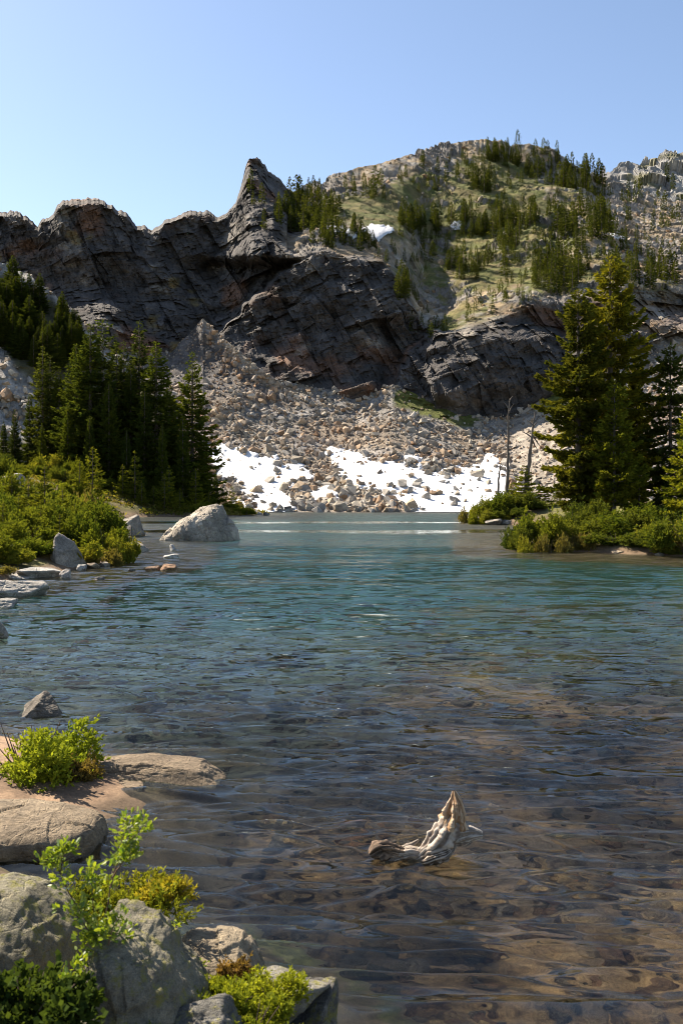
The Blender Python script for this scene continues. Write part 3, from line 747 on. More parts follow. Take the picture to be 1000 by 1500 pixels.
profile_rock('lake_rock', 'big pale cracked rock rising like a wedge out of the lake', [(234, 793), (246, 782), (262, 768), (278, 756), (292, 748), (306, 742), (318, 738), (326, 740), (330, 748), (333, 757), (342, 766), (348, 778), (352, 793)], float(Dw(792)) + 1.0, 792, 1.5, 3, (.35, .305, .245), M_shore, front=.62, facets=(.34, .06), fine=.012)
PALE = (.35, .31, .255); WARM = (.34, .27, .19); DARK = (.20, .18, .16); BROWN = (.30, .19, .12)
G = 'rocks along the left shore'
rock(187, 786, 40, 26, 1, 'pale rounded boulder at water edge left of big wedge rock', col=PALE, group=G)
rock(183, 766, 17, 7, 2, 'flat grey slab lying on top of pale shore boulder', D=float(Dw(786)) + .8, col=(.36, .34, .31), group=G, sink=.1)
rock(186, 800, 16, 18, 3, 'dark angular rock below pale shore boulder', col=DARK, group=G)
rock(201, 809, 27, 12, 4, 'low white flat rock beside bush tip at water', col=PALE, group=G)
rock(249, 818, 21, 6, 5, 'pale rock top just breaking the water below the wedge rock', col=(.56, .53, .48), group=G, sink=.5)
rock(253, 807, 8, 6, 6, 'tiny white stone standing alone in water', col=(.58, .55, .5), group=G)
rock(223, 836, 18, 6, 7, 'low brown rock in shallows, left one of a pair', col=BROWN, group=G)
rock(246, 836, 24, 8, 8, 'low brown rock in shallows, right one of a pair', col=(.36, .22, .13), group=G)
rock(192, 837, 10, 4, 9, 'small dark wet stone off the bush tip', col=DARK, group=G)
rock(147, 850, 12, 5, 10, 'small dark stone alone in shallows below the bushes', col=DARK, group=G)
rock(69, 806, 13, 24, 11, 'upright grey rock between bushes behind square boulder', D=34.5, col=(.40, .38, .36), group=G, depth=.8)
rock(90, 834, 42, 36, 12, 'square pale boulder with shaded right side on shore', col=PALE, group=G, cracks=.05)
rock(57, 846, 44, 15, 13, 'long low pale slab left of square boulder', col=(.47, .44, .39), group=G, flat_top=.75)
rock(94, 847, 18, 11, 14, 'small pointed grey rock at foot of square boulder', col=(.42, .39, .35), group=G)
rock(25, 858, 56, 20, 15, 'broad broken slab on shore at left edge', D=27.5, col=(.42, .39, .34), group=G, flat_top=.7)
rock(15, 876, 84, 28, 16, 'wide flat slab stepping into water at left edge', col=(.40, .37, .33), group=G, flat_top=.6, cracks=.06)
rock(45, 864, 40, 14, 19, 'dark slab wedged behind the wide flat slab', col=(.27, .25, .23), group=G, flat_top=.6)
rock(4, 889, 36, 13, 17, 'low dark slab at left picture edge below the wide slab', col=(.33, .31, .28), group=G, flat_top=.6)
rock(-6, 938, 30, 20, 18, 'pale rock cut by the left picture edge in open water', col=PALE, group=G)
rock(118, 836, 14, 8, 20, 'small round grey stone right of square boulder', col=(.38, .36, .33), group=G)
rock(138, 832, 16, 6, 24, 'low tan stone in front of shore bushes', col=WARM, group=G)
rock(154, 830, 14, 6, 25, 'low pale stone at the foot of the bush tip', col=PALE, group=G)
rock(22, 706, 24, 13, 21, 'pale rock lying in the meadow behind the bushes', D=62, col=PALE)
rock(377, 754, 12, 5, 22, 'small grey stone at tip of wooded left point', col=(.4, .38, .35))
rock(390, 755, 10, 4, 23, 'low stone in the water off the wooded left point', col=(.3, .28, .26))
# right point
for k, (a, b, c_, d_, l) in enumerate([(688, 766, 20, 9, 'pale stone at the tip of the far right point'), (706, 768, 22, 12, 'grey stone under bushes of far right point'), (722, 769, 16, 9, 'small stone in middle of far right point edge'), (742, 769, 18, 8, 'rightmost low stone of far right point edge')]):
    rock(a, b, c_, d_, 30 + k, l, col=PALE, group='stones along the far right point')
rock(905, 811, 18, 5, 40, 'flat tan stone on the bare dirt shore below right trees', col=WARM)
rock(966, 814, 12, 4, 41, 'tiny pale stone at shore below right bushes', col=PALE)
# the boulder standing in front of the snow
rock(697, 742, 26, 18, 42, 'rounded grey boulder lying on the snow by the dead trees', D=143, col=(.40, .38, .35))
# foreground
rock(57, 1050, 50, 26, 50, 'dark pointed rock in water behind the sandy spit', col=(.28, .24, .19), mat_=M_granite, sub=6, cracks=.05,
     planes=[(-.75, -.2, .62, .62), (.62, -.45, .6, .62), (.9, .1, .35, .75), (0, -.95, .3, .8), (0, .9, .35, .9), (-1, 0, 0, 1), (0, 0, -1, .8)])
SLAB = (.38, .29, .195)
rock(212, 1146, 160, 38, 51, 'long tan sloping slab at tip of sandy spit', col=SLAB, mat_=M_granite, depth=.45, sub=6, cracks=.02, rotz=-.12,
     planes=[(-.35, -.1, .93, .56), (.28, -.1, .95, .56), (.9, 0, .4, .95), (-.9, 0, .35, .95), (0, -.85, .5, .7), (0, .9, .4, .8), (0, 0, -1, .6)])
rock(172, 1160, 66, 10, 52, 'small flat tan stone beside long slab on wet sand', col=SLAB, mat_=M_granite, depth=.7, flat_top=.5, sub=5)
profile_rock('ledge', 'broad tan ledge with dark overhang on sandy spit', [(-160, 1242), (-120, 1190), (-40, 1180), (10, 1180), (60, 1182), (110, 1187), (138, 1190), (150, 1196), (158, 1242)], 6.65, 1242, .5, 21, (.31, .24, .16), M_granite, front=.45, facets=(.6, .035), fine=.004, lean=-.5)
rock(-25, 1282, 120, 56, 54, 'shaded rounded boulder below tan ledge at left edge', D=6.25, col=(.36, .31, .25), mat_=M_granite, depth=.7, sub=6)
rock(30, 1136, 130, 20, 55, 'pale flat rock under yellow bush on spit', D=8.3, col=(.48, .44, .38), mat_=M_granite, depth=.6, sub=5, flat_top=.6)
profile_rock('boulder', 'large lichen spotted boulder in bottom left corner', [(-260, 1430), (-160, 1345), (-60, 1312), (0, 1302), (40, 1314), (75, 1338), (100, 1362), (115, 1390), (124, 1424), (130, 1500)], 3.95, 1500, .62, 5, (.29, .26, .18), M_lichen, front=1.25, facets=(.6, .045), fine=.016)
profile_rock('boulder', 'grey lichen boulder sloping down to the right in foreground', [(112, 1530), (128, 1440), (148, 1362), (166, 1333), (188, 1338), (220, 1356), (248, 1380), (268, 1404), (288, 1436), (302, 1464), (318, 1530)], 3.6, 1530, .42, 8, (.25, .225, .165), M_lichen, front=1.15, facets=(.6, .055), fine=.02)
profile_rock('boulder', 'pale tan block behind grey boulder at near water edge', [(240, 1470), (258, 1400), (274, 1377), (300, 1373), (332, 1373), (352, 1380), (366, 1396), (382, 1422), (392, 1446), (400, 1475)], 4.4, 1475, .36, 12, (.35, .28, .19), M_granite, front=.8, facets=(.5, .035), fine=.005)
rock(460, 1512, 66, 54, 63, 'small rough dark grey stone at bottom water edge', D=4.1, col=(.30, .28, .25), mat_=M_lichen, depth=.9, sub=5)
rock(395, 1500, 110, 46, 64, 'half buried grey stone among the low heath', D=3.95, col=(.40, .37, .31), mat_=M_lichen, depth=.8, sub=5)
rock(296, 1540, 110, 44, 65, 'crumbling grey rock below the grey lichen boulder', D=3.3, col=(.33, .31, .27), mat_=M_lichen, depth=.8, sub=5, cracks=.08)

# ------------------------------------------------------------------ conifers
def crown(rng, Ht, Rd, cb=.06, n_wh=40, per=6, dens=40, sl=.3, sw=.3, droop=.35, power=.8, irr=.45, gaps=.0, tp=1.0, ca=(.05, .075, .015), cb_=(.10, .12, .02), top=.3):
    pos, dr, LL, cc, wood = [], [], [], [], []
    ca, cb_ = np.array(ca), np.array(cb_)
    for k in range(n_wh):
        t = cb + (1 - cb) * ((k + rng.rand() * .8) / n_wh) ** 1.0
        prof = min(1, (1 - t) / tp) ** power * (1 - .45 * math.exp(-((t - cb) / .10) ** 2)) + .02
        for b in range(per):
            if rng.rand() < gaps: continue
            az = 6.283 * (b + rng.rand()) / per + k * 2.4
            r = Rd * prof * (1 - irr + 2 * irr * rng.rand())
            if r < .03 * Ht * .3: r = .012 * Ht
            z0 = t * Ht; h = np.array([math.cos(az), math.sin(az), 0]); sd_ = np.array([-h[1], h[0], 0])
            el = .55 * sst(t, .55, 1.0) - droop * (1 - sst(t, .1, .9)) + rng.normal() * .08
            n = max(4, int(dens * (r / Rd) ** 1.35)); s = rng.rand(n) ** .75 * .92 + .08; u = rng.uniform(-1, 1, n)
            w_ = .30 * r * (1 - s) ** .8 + .10 * sl
            sp = s * r
            zc = sp * math.tan(el) - .25 * droop * r * s * (1 - s) * 2 + .16 * r * s ** 3
            q = h * sp[:, None] + sd_ * (u * w_)[:, None]; q[:, 2] = z0 + zc - np.abs(u) * w_ * .35 + rng.normal(size=n) * sl * .12
            d = h * .75 + sd_ * (np.sign(u) * (.25 + .6 * np.abs(u)))[:, None] + np.array([0, 0, 1]) * (rng.normal(size=n) * .35 - .05 + .2 * (s > .85))[:, None]
            pos.append(q); dr.append(d); LL.append(sl * (.6 + .8 * rng.rand(n)) * (.55 + .45 * min(1, r / (Rd * .3))))
            br = rng.rand(); m_ = np.clip(br * .55 + .6 * rng.rand(n), 0, 1)[:, None] ** 1.3; cc.append(ca + (cb_ - ca) * m_)
            wood.append((z0, h, r, el))
    # leader
    n = 10; z = Ht * (1 - .05 * rng.rand(n)); a = rng.rand(n) * 6.28
    pos.append(np.stack([0 * z, 0 * z, z], 1)); dr.append(np.stack([np.cos(a) * .4, np.sin(a) * .4, 1 + 0 * z], 1)); LL.append(np.full(n, sl * .8)); cc.append(np.broadcast_to(cb_, (n, 3)))
    pos, dr, LL, cc = map(np.concatenate, (pos, dr, LL, cc))
    return blades(pos, dr, LL, LL * sw, rng, cc, twist=.6), wood
def trunk_mesh(rng, Ht, rb, wood=None, lean=.01, every=1, sides=7, col=(.11, .085, .065), bw=.02):
    z = np.linspace(-.04 * Ht, Ht * .985, 14); x = np.cumsum(rng.normal(size=14)) * lean * Ht * .12
    x -= x[0]; path = np.stack([x * 0, x * 0, z], 1)
    rad = rb * (1 - np.clip(z / Ht, 0, 1)) ** .85 + .004 * Ht * .3; rad[0] *= 1.5; rad[1] *= 1.15
    parts = [tube(path, rad, sides, col)]
    if wood:
        for z0, h, r, el in wood[::every]:
            s = np.array([0, .35, .75]); q = h * (s * r)[:, None]; q[:, 2] = z0 + s * r * math.tan(el) * .9 - .02 * r
            parts.append(tube(q, [bw * (.5 + r * .25), bw * .6, bw * .25], 4, np.array(col) * .9))
    return join(parts)
TREE = {}
def order_labels(objs, phrase):
    objs = sorted(objs, key=lambda o: o.location[0] / o.location[1])
    for k, o in enumerate(objs):
        n = k + 1; suf = 'th' if 10 < n % 100 < 20 else {1: 'st', 2: 'nd', 3: 'rd'}.get(n % 10, 'th')
        o['label'] = ('leftmost ' if k == 0 else 'rightmost ' if k == len(objs) - 1 else '%d%s from left ' % (n, suf)) + phrase
def tree_kind(key, **kw):
    rng = np.random.RandomState(kw.pop('seed')); Ht, rb = kw['Ht'], kw.pop('rb'); every = kw.pop('every', 1); tc = kw.pop('tcol', (.11, .085, .065)); m = kw.pop('mat', M_needle)
    (V, Fa, c), wood = crown(rng, **kw)
    cm = mesh_np('crown', V, Fa, c); cm.materials.append(m)
    V, Fa, c = trunk_mesh(rng, Ht, rb, wood, every=every, col=tc, bw=.012 * Ht ** .5)
    tm = mesh_np('trunk', V, Fa, c, True); tm.materials.append(M_bark)
    TREE[key] = (cm, tm, Ht)
def plant_tree(key, loc, height, label, group=None, name='conifer_tree', cat='tree', wide=1.0, rot=None, tilt=0):
    cm, tm, Ht = TREE[key]
    e = bpy.data.objects.new(name, None); C.objects.link(e); e.empty_display_size = .3
    e.location = [float(c) for c in loc]; s = height / Ht; e.scale = (s * wide, s * wide, s)
    e.rotation_euler = (tilt, 0, R.uniform(0, 6.28) if rot is None else rot)
    tag(e, label, cat, group)
    obj('trunk', tm, None, e); obj('crown', cm, None, e)
    return e
OLV = dict(ca=(.04, .052, .009), cb_=(.175, .155, .017)); MID = dict(ca=(.026, .042, .010), cb_=(.080, .092, .015))
YGREEN = dict(ca=(.055, .075, .011), cb_=(.19, .185, .02))  # yellow-green needle colours of the pine and young firs
DRK = dict(ca=(.030, .042, .014), cb_=(.075, .085, .018))
# hero trees of the right shore
tree_kind('tall', seed=1, Ht=13.5, Rd=1.75, rb=.24, n_wh=40, per=6, dens=230, sl=.25, sw=.17, droop=.30, power=.8, tp=.42, irr=.62, cb=.09, gaps=.09, **OLV)
tree_kind('broad', seed=2, Ht=12.5, Rd=1.4, rb=.2, n_wh=38, per=6, dens=230, sl=.25, sw=.17, droop=.32, power=.75, tp=.42, irr=.62, cb=.10, gaps=.09, **OLV)
tree_kind('pine', seed=3, Ht=7.5, Rd=1.6, rb=.11, n_wh=28, per=7, dens=190, sl=.2, sw=.2, droop=-.05, power=.7, irr=.45, cb=.16, gaps=.06, tcol=(.13, .11, .09), **YGREEN)
tree_kind('slender', seed=4, Ht=10, Rd=1.6, rb=.14, n_wh=36, per=6, dens=230, sl=.22, sw=.17, droop=.55, power=.6, irr=.5, cb=.05, gaps=.22, **DRK)
tree_kind('young', seed=5, Ht=5, Rd=1.3, rb=.08, n_wh=22, per=7, dens=150, sl=.15, sw=.19, droop=.15, power=.9, irr=.35, cb=.0, mat=M_bush, **YGREEN)
tree_kind('young2', seed=6, Ht=4, Rd=1.1, rb=.07, n_wh=18, per=7, dens=150, sl=.13, sw=.19, droop=.05, power=.85, irr=.4, cb=.0, mat=M_bush, **YGREEN)
# middle distance
for k in range(5):
    tree_kind('mid%d' % k, seed=20 + k, Ht=20, Rd=3.1 + .25 * k, rb=.3, n_wh=44, per=7, dens=150, sl=.44, sw=.19, droop=.34, power=.95, tp=.95, irr=.45, cb=.02, gaps=.05, every=4, **MID)
tree_kind('spire', seed=30, Ht=20, Rd=2.2, rb=.22, n_wh=46, per=6, dens=80, sl=.42, sw=.19, droop=.5, power=.7, irr=.55, cb=.02, gaps=.14, every=5, **DRK)
tree_kind('midpine', seed=31, Ht=20, Rd=2.8, rb=.28, n_wh=30, per=6, dens=60, sl=.5, sw=.18, droop=-.1, power=.6, irr=.55, cb=.12, gaps=.2, every=2, tcol=(.22, .19, .16), **MID)
for k in range(4):
    tree_kind('sapling%d' % k, seed=40 + k, Ht=4, Rd=.95 + .1 * k, rb=.06, n_wh=17, per=6, dens=44, sl=.2, sw=.2, droop=.1, power=.9, irr=.35, cb=.0, every=3, mat=M_bush, **YGREEN)
for k in range(6):
    tree_kind('far%d' % k, seed=60 + k, Ht=6, Rd=.75 + .13 * k, rb=.1, n_wh=18, per=5, dens=9, sl=.42, sw=.24, droop=.35, power=.8, irr=.5, cb=.0, every=9, mat=M_far, ca=(.03, .042, .011), cb_=(.085, .092, .017))

GR_ = 'conifers on the right shore'
def at_r(px, D): x = (px - 500) / F * D; return (x, D, zr(x, D) - .1)
def ht(top, D, z): return H + (HZ - top) / F * D - z
for key, px, top, D, wd, rot, l, nmx in [
    ('tall', 893, 376, 47.5, 1.0, .4, 'tallest dark fir of the right shore with pointed top', 'fir_tree'),
    ('broad', 846, 425, 46.0, 1.0, 1.9, 'broad fir left of the tallest, sunlit branches over the water side', 'fir_tree'),
    ('pine', 899, 560, 44.5, 1.0, .2, 'light green pine with pale trunk in front of tall firs', 'pine_tree'),
    ('broad', 932, 520, 50.0, .72, 4.0, 'shaded fir right of the pale trunked pine', 'fir_tree'),
    ('slender', 981, 504, 46.5, 1.0, 2.0, 'thin ragged spruce with drooping branches near right edge', 'spruce_tree'),
    ('broad', 868, 520, 49.5, .8, 5.1, 'dark fir hidden behind the two tallest right trees', 'fir_tree'),
    ('young', 1006, 600, 41.5, 1.0, 1.0, 'bright green young fir cut by right picture edge', 'fir_tree'),
    ('young2', 935, 690, 46, 1.2, 2.0, 'small fir at the foot of the shaded right fir', 'fir_tree')]:
    p = at_r(px, D); plant_tree(key, p, ht(top, D, p[2]), l, GR_, nmx, 'tree', wd, rot)
# left grove
GL = 'tall conifers of the left grove'
def at_l(px, D): x = (px - 500) / F * D; return (x, D, zl(x, D) - .15)
GROVE = [('mid1', 133, 474, 114, 1.0, 'tallest left grove fir, bushy, left of pine with bare twigs'), ('midpine', 151, 470, 115, 1.0, 'open crowned pine with pale twigs atop left grove'),
    ('spire', 204, 471, 117, 1.0, 'very thin spire shaped spruce rising above left grove'), ('mid2', 229, 502, 114, 1.0, 'dense fir right of the thin spire in left grove'),
    ('mid3', 282, 517, 116, .85, 'rightmost tall fir of left grove standing apart'), ('spire', 63, 508, 120, .9, 'thin dark spruce at left side of left grove'),
    ('spire', 74, 522, 121, .9, 'second thin spruce from left in left grove'), ('mid0', 87, 537, 120, .7, 'narrow fir between thin spruces and bushy fir'),
    ('mid4', 112, 505, 116, .85, 'fir just left of the tallest left grove fir'), ('spire', 171, 502, 116, 1.0, 'thin spruce just right of the open crowned pine'),
    ('spire', 182, 501, 118, .9, 'thin spruce left of the very thin spire'), ('mid0', 192, 530, 115, .75, 'dark fir below the very thin spire'),
    ('mid1', 248, 552, 118, .65, 'lower fir filling gap left of rightmost tall fir'), ('mid4', 160, 560, 112, .8, 'dark fir in middle of left grove front'),
    ('mid0', 212, 570, 112, .7, 'dark fir in front of dense fir of left grove'), ('mid2', 44, 577, 121, .6, 'shorter fir left of the thin spruces'),
    ('mid3', 22, 601, 119, .6, 'short bushy fir near left picture edge'), ('mid0', 6, 616, 118, .7, 'short fir cut by left picture edge'),
    ('mid1', 100, 590, 112, .7, 'sunlit fir low on left front of grove'), ('mid4', 268, 610, 112, .6, 'short dark fir beside rightmost tall fir'),
    ('mid2', 132, 610, 110, .65, 'short dark fir below the tallest grove fir'), ('mid3', 300, 640, 118, .6, 'short fir right of the rightmost tall fir'),
    ('mid0', 238, 620, 110, .6, 'short fir near shore below dense grove fir'), ('mid2', 62, 620, 114, .6, 'low fir below the thin left spruces'),
    ('mid4', 186, 630, 109, .6, 'short dark fir near shore below thin spire'), ('mid1', 316, 690, 122, .7, 'small fir at right foot of grove')]
for key, px, top, D, wd, l in GROVE:
    p = at_l(px, D); plant_tree(key, p, ht(top, D, p[2]), l, GL, 'spruce_tree' if key == 'spire' else 'pine_tree' if key == 'midpine' else 'fir_tree', 'tree', wd * 1.22)
SAP = [(66, 681, 40, 'pointed young fir standing above left shore bushes'), (117, 674, 100, 'young fir on meadow below grove, left of a pair'), (136, 656, 101, 'young fir on meadow below grove, right of a pair'),
    (180, 681, 107, 'slim young fir at grove edge left of brighter one'), (198, 662, 107, 'tall bright young fir in front of dark grove'), (208, 706, 106, 'little fir between bright young fir and shore'),
    (225, 712, 107, 'tiny fir on shore right of the little fir'), (241, 696, 107, 'young fir left twin near shore below grove'), (248, 683, 108, 'young fir right twin near shore below grove'),
    (287, 688, 111, 'thin young fir behind the big wedge rock'), (327, 716, 116, 'small fir near tip of left point'), (340, 713, 117, 'last small fir at tip of left point'),
    (352, 726, 118, 'bushy little fir at the very tip of left point'), (264, 716, 107, 'little fir at shore left of wedge rock peak'), (306, 722, 113, 'low fir right of thin young fir'),
    (42, 694, 45, 'small fir left of pointed young fir'), (92, 712, 42, 'small fir right of pointed young fir'), (18, 690, 50, 'young fir near left edge behind bushes'), (110, 735, 36, 'bright little fir among shore bushes'), (132, 742, 38, 'little fir right of the bright little fir'), (150, 752, 36, 'little fir near the shore tip bushes'), (72, 730, 37, 'little fir above the upright grey rock'),
    (28, 722, 37, 'little fir over the left edge bushes'), (52, 712, 41, 'little fir between small fir and pointed young fir'), (165, 770, 34.5, 'last little fir at tip of left shore'), (5, 735, 34, 'little fir at left picture edge among bushes'), (88, 752, 34, 'low spreading fir above the square boulder')]
for k, (px, top, D, l) in enumerate(SAP):
    p = at_l(px, D); plant_tree(('sapling%d' % (k % 4)) if D > 60 else 'young', p, ht(top, D, p[2]), l, 'young firs below the left grove', 'young_fir', 'young tree', 1.0 if D < 60 else 1.05)
# point on the right
def at_p(px, D): x = (px - 500) / F * D; return (x, D, zp(x, D) - .1)
for k, (px, top, D, wd, l) in enumerate([(768, 680, 82, 1.5, 'bushy dark fir beside the leaning dead tree'), (796, 712, 81, 1.7, 'low fir between dead trees and right shore'), (748, 708, 84, 1.5, 'small fir under the tallest dead tree'), (815, 716, 84, 1.5, 'low fir half behind the right shore')]):
    p = at_p(px, D); plant_tree(['young', 'young2'][k % 2], p, ht(top, D, p[2]), l, 'firs on the far right point', 'young_fir', 'young tree', wd)

# far slope trees
CLUS = {}
def far_tree(p, hgt, label, group, wide=1.0):
    return plant_tree('far%d' % R.randint(6), (p[0], p[1], p[2] - .25), hgt, label, group, 'slope_tree', 'tree', wide)
CL = [(450, 318, 46, 30, 40, 'conifer in dense grove right of the horn'), (500, 358, 55, 9, 24, 'conifer on bench beside small snow patch below meadow'),
      (535, 283, 40, 12, 8, 'small conifer scattered on ridge slope left of meadow'), (610, 335, 38, 12, 18, 'conifer in row along lower edge of green meadow'),
      (588, 420, 12, 24, 9, 'conifer in rocky gully below the bench'), (735, 222, 28, 16, 16, 'conifer on the summit of right peak'), (706, 276, 16, 7, 6, 'conifer in round dark clump under the summit'),
      (790, 236, 34, 16, 14, 'conifer on right shoulder of the peak'), (850, 262, 34, 26, 22, 'conifer near the saddle beside far ridge'),
      (720, 330, 66, 16, 32, 'conifer in band across middle of right slope'), (860, 345, 46, 30, 26, 'conifer in wood on right slope above tall firs'),
      (735, 380, 24, 26, 12, 'conifer on crag under middle of right slope'), (815, 410, 40, 28, 26, 'conifer in lower wood left of tallest fir top'),
      (685, 400, 30, 16, 13, 'conifer on broken rock above dark right cliff'), (940, 410, 55, 18, 16, 'conifer along cliff top at right edge'),
      (630, 480, 36, 14, 6, 'stunted conifer on green ledge over dark right cliff')]
SPOTS = []
for x0, y0, rx, ry, n, l in CL:
    for k in range(int(n * 1.8)):
        a, r_ = R.uniform(0, 6.28), math.sqrt(R.rand())
        px, py = x0 + rx * r_ * math.cos(a), y0 + ry * r_ * math.sin(a)
        py = max(py, float(ip(px, SKY)) + 6); p = on_mtn(px, py)[0]
        hp = R.uniform(18, 38) * (1.25 if py > 300 and px > 800 else 1) * (.75 if py < 250 else 1)
        SPOTS.append((hp, p, l))
for k in range(900):
    px, py = R.uniform(470, 1005), R.uniform(205, 470)
    if py < ip(px, SKY) + 8 or py > ip(px, L2) - 6: continue
    p = on_mtn(px, py)[0]
    if fbm(p[None] / 16 + 5, 3)[0] + .35 * sst(px, 640, 860) < -.02 or (500 < px < 690 and 285 < py < 328): continue
    SPOTS.append((R.uniform(8, 25), p, 'small conifer scattered over right mountain slope'))
SPOTS.sort(key=lambda q: -q[0])
small = []
for k, (hp, p, l) in enumerate(SPOTS):
    w_ = R.uniform(.75, 1.25)
    if k < 190: CLUS.setdefault(l, []).append(far_tree(p, hp / F * p[1], l, l.replace('conifer', 'conifers', 1), w_))
    else: small.append((p, hp / F * p[1], w_))
def forest_rest():
    parts = []
    for p, h_, w_ in small:
        cm, tm, Ht = TREE['far%d' % R.randint(6)]; n = len(cm.vertices); co = np.zeros(n * 3, np.float32); cm.vertices.foreach_get('co', co)
        cl = np.zeros(n * 4, np.float32); cm.color_attributes['Col'].data.foreach_get('color', cl)
        s_ = h_ / Ht; a = R.uniform(0, 6.28); co = co.reshape(-1, 3) * np.array([s_ * w_, s_ * w_, s_]); c_, si = math.cos(a), math.sin(a)
        co = np.stack([co[:, 0] * c_ - co[:, 1] * si, co[:, 0] * si + co[:, 1] * c_, co[:, 2]], 1) + p - np.array([0, 0, .25])
        parts.append((co, np.arange(n).reshape(-1, 4), cl.reshape(-1, 4)[:, :3] * R.uniform(.75, 1.3)))
    V, Fa, c = join(parts)
    tag(obj('distant_conifers', mesh_np('distant_conifers', V, Fa, c), M_far), 'small conifers scattered over the far mountain slope', 'trees', kind='stuff')
forest_rest()
for l, os_ in CLUS.items():
    if len(os_) > 1: order_labels(os_, 'of larger ' + l.replace('small conifer', 'conifer').replace('conifer', 'conifers', 1))
def slope_stones():
    n = 9000; i = R.randint(60, MPX.shape[0] - 2, n); j = R.randint(0, MPX.shape[1], n)
    ok = (MPX[i, j] > 440) & (MPX[i, j] < 1010) & (MPY[i, j] < ip(MPX[i, j], L2) - 4) & ((MGR[i, j] < .4) | (R.rand(n) < .08)) & (fbm(MV[i, j] / 9, 3) > -.12); i, j = i[ok], j[ok]
    sz = .2 + .26 * R.gamma(1.4, .8, len(i)); V, Fa, c = stones(MV[i, j], np.minimum(sz, 1.6), R, stone_cols(len(i), R) * np.array([1.0, .93, .82]))
    tag(obj('stones', mesh_np('stones', V, Fa, c), M_stone, bpy.data.objects['mountain']), kind='stuff')
slope_stones()
for px, py, hp, l in [(368, 280, 34, 'lone conifer on steep side of the horn'), (384, 298, 32, 'conifer in notch below the horn right side'), (370, 300, 22, 'short conifer at foot of the horn'), (386, 335, 30, 'conifer on dark ledge below the horn'), (569, 470, 18, 'small conifer on edge of central cliff')]:
    p = on_mtn(px, py)[0]; far_tree(p, hp / F * p[1], l, 'single conifers around the horn')
for k in range(24):
    px, py = R.uniform(890, 1010), R.uniform(258, 370)
    j = int(np.clip(round((px - 820) / 1.6), 0, FPX.shape[1] - 1)); i = int(np.argmin(np.abs(FPY[:, j] - py))); p = FV[i, j]
    CLUS.setdefault('far', []).append(far_tree(p, R.uniform(18, 40) / F * p[1], 'conifer on the far right ridge', 'conifers on the far right ridge'))
order_labels(CLUS['far'], 'of conifers standing on the far right ridge')
HILL = []; hl = 'conifer in shaded wood on left hillside'
for k in range(80):
    px = R.uniform(-25, 128); top = float(ip(px, [(-300, 250), (-100, 330), (0, 384), (40, 401), (80, 432), (120, 470), (150, 500)]))
    py = top + 24 + R.rand() ** .8 * (max(40, 575 - px * .4 - top - 24)); py = min(py, 500 + px * .75)
    if py < top + 12: continue
    p = on_hill(px, py); hp = R.uniform(38, 66)
    HILL.append(None); HILL[-1] = plant_tree(('mid%d' % R.randint(5)) if k % 3 else 'spire', (p[0], p[1], p[2] - .4), hp / F * p[1], hl, 'conifers on the left hillside', 'slope_tree', 'tree', R.uniform(1.2, 1.8))
order_labels(HILL, 'of conifers in shaded wood on left hillside')
for px, py, hp, l in [(88, 462, 30, 'left of three small conifers on the hillside crest'), (99, 470, 30, 'middle of three small conifers on the hillside crest'), (108, 478, 30, 'right of three small conifers on the hillside crest'), (170, 520, 24, 'lone small conifer on hillside crest behind grove')]:
    p = on_hill(px, py); plant_tree('mid2', (p[0], p[1], p[2] - .3), hp / F * p[1], l, 'small conifers on hillside crest', 'slope_tree', 'tree', 1.3)

# dead trees
def snag(pts, r0, seed, label, stubs):
    rg = np.random.RandomState(seed); pts = np.array(pts, float); base = pts[0].copy()
    t = np.linspace(0, 1, 14); q = np.stack([np.interp(t, np.linspace(0, 1, len(pts)), pts[:, c]) for c in range(3)], 1) - base
    q[1:, :2] += rg.normal(size=(13, 2)) * r0 * .2
    e = bpy.data.objects.new('dead_tree', None); C.objects.link(e); e.location = base; tag(e, label, 'dead tree', 'bare dead trees on the far right point')
    col = (.13, .105, .085)
    V, Fa, c = tube(q, r0 * (1 - .8 * t), 7, col); obj('trunk', mesh_np('trunk', V, Fa, c, True), M_bark, e)
    Hh = q[-1, 2]
    for s in stubs:
        f, dx, dz = s; b = np.array([np.interp(f, t, q[:, c]) for c in range(3)])
        pa = b + np.array([[0, 0, 0], [dx * .5, .1, dz * .6], [dx, .2, dz]]); V, Fa, c = tube(pa, [r0 * .35, r0 * .25, r0 * .08], 5, col)
        obj('branch', mesh_np('branch', V, Fa, c, True), M_bark, e)
def ps(px, py, D): return P(px, py, D)
snag([ps(741, 740, 83), ps(743, 660, 83), ps(745, 584, 83)], .17, 1, 'tallest straight dead tree with bare grey trunk', [(.85, .5, .9), (.9, -.4, .6), (.7, .45, .25), (.6, -.4, .3), (.97, .3, .5), (.5, .35, .2)])
snag([ps(771, 720, 82), ps(777, 650, 82), ps(783, 604, 82)], .2, 2, 'leaning dead tree with broken twisted branches', [(.6, -.8, .5), (.65, .9, -1.2), (.62, 1.4, -.4), (.75, .5, .6), (.8, -.5, .4), (.58, .5, -.9)])
snag([ps(728, 742, 84), ps(730, 700, 84), ps(733, 676, 84)], .13, 3, 'short thin dead trunk left of the tallest one', [(.8, .3, .3), (.6, -.3, .2)])

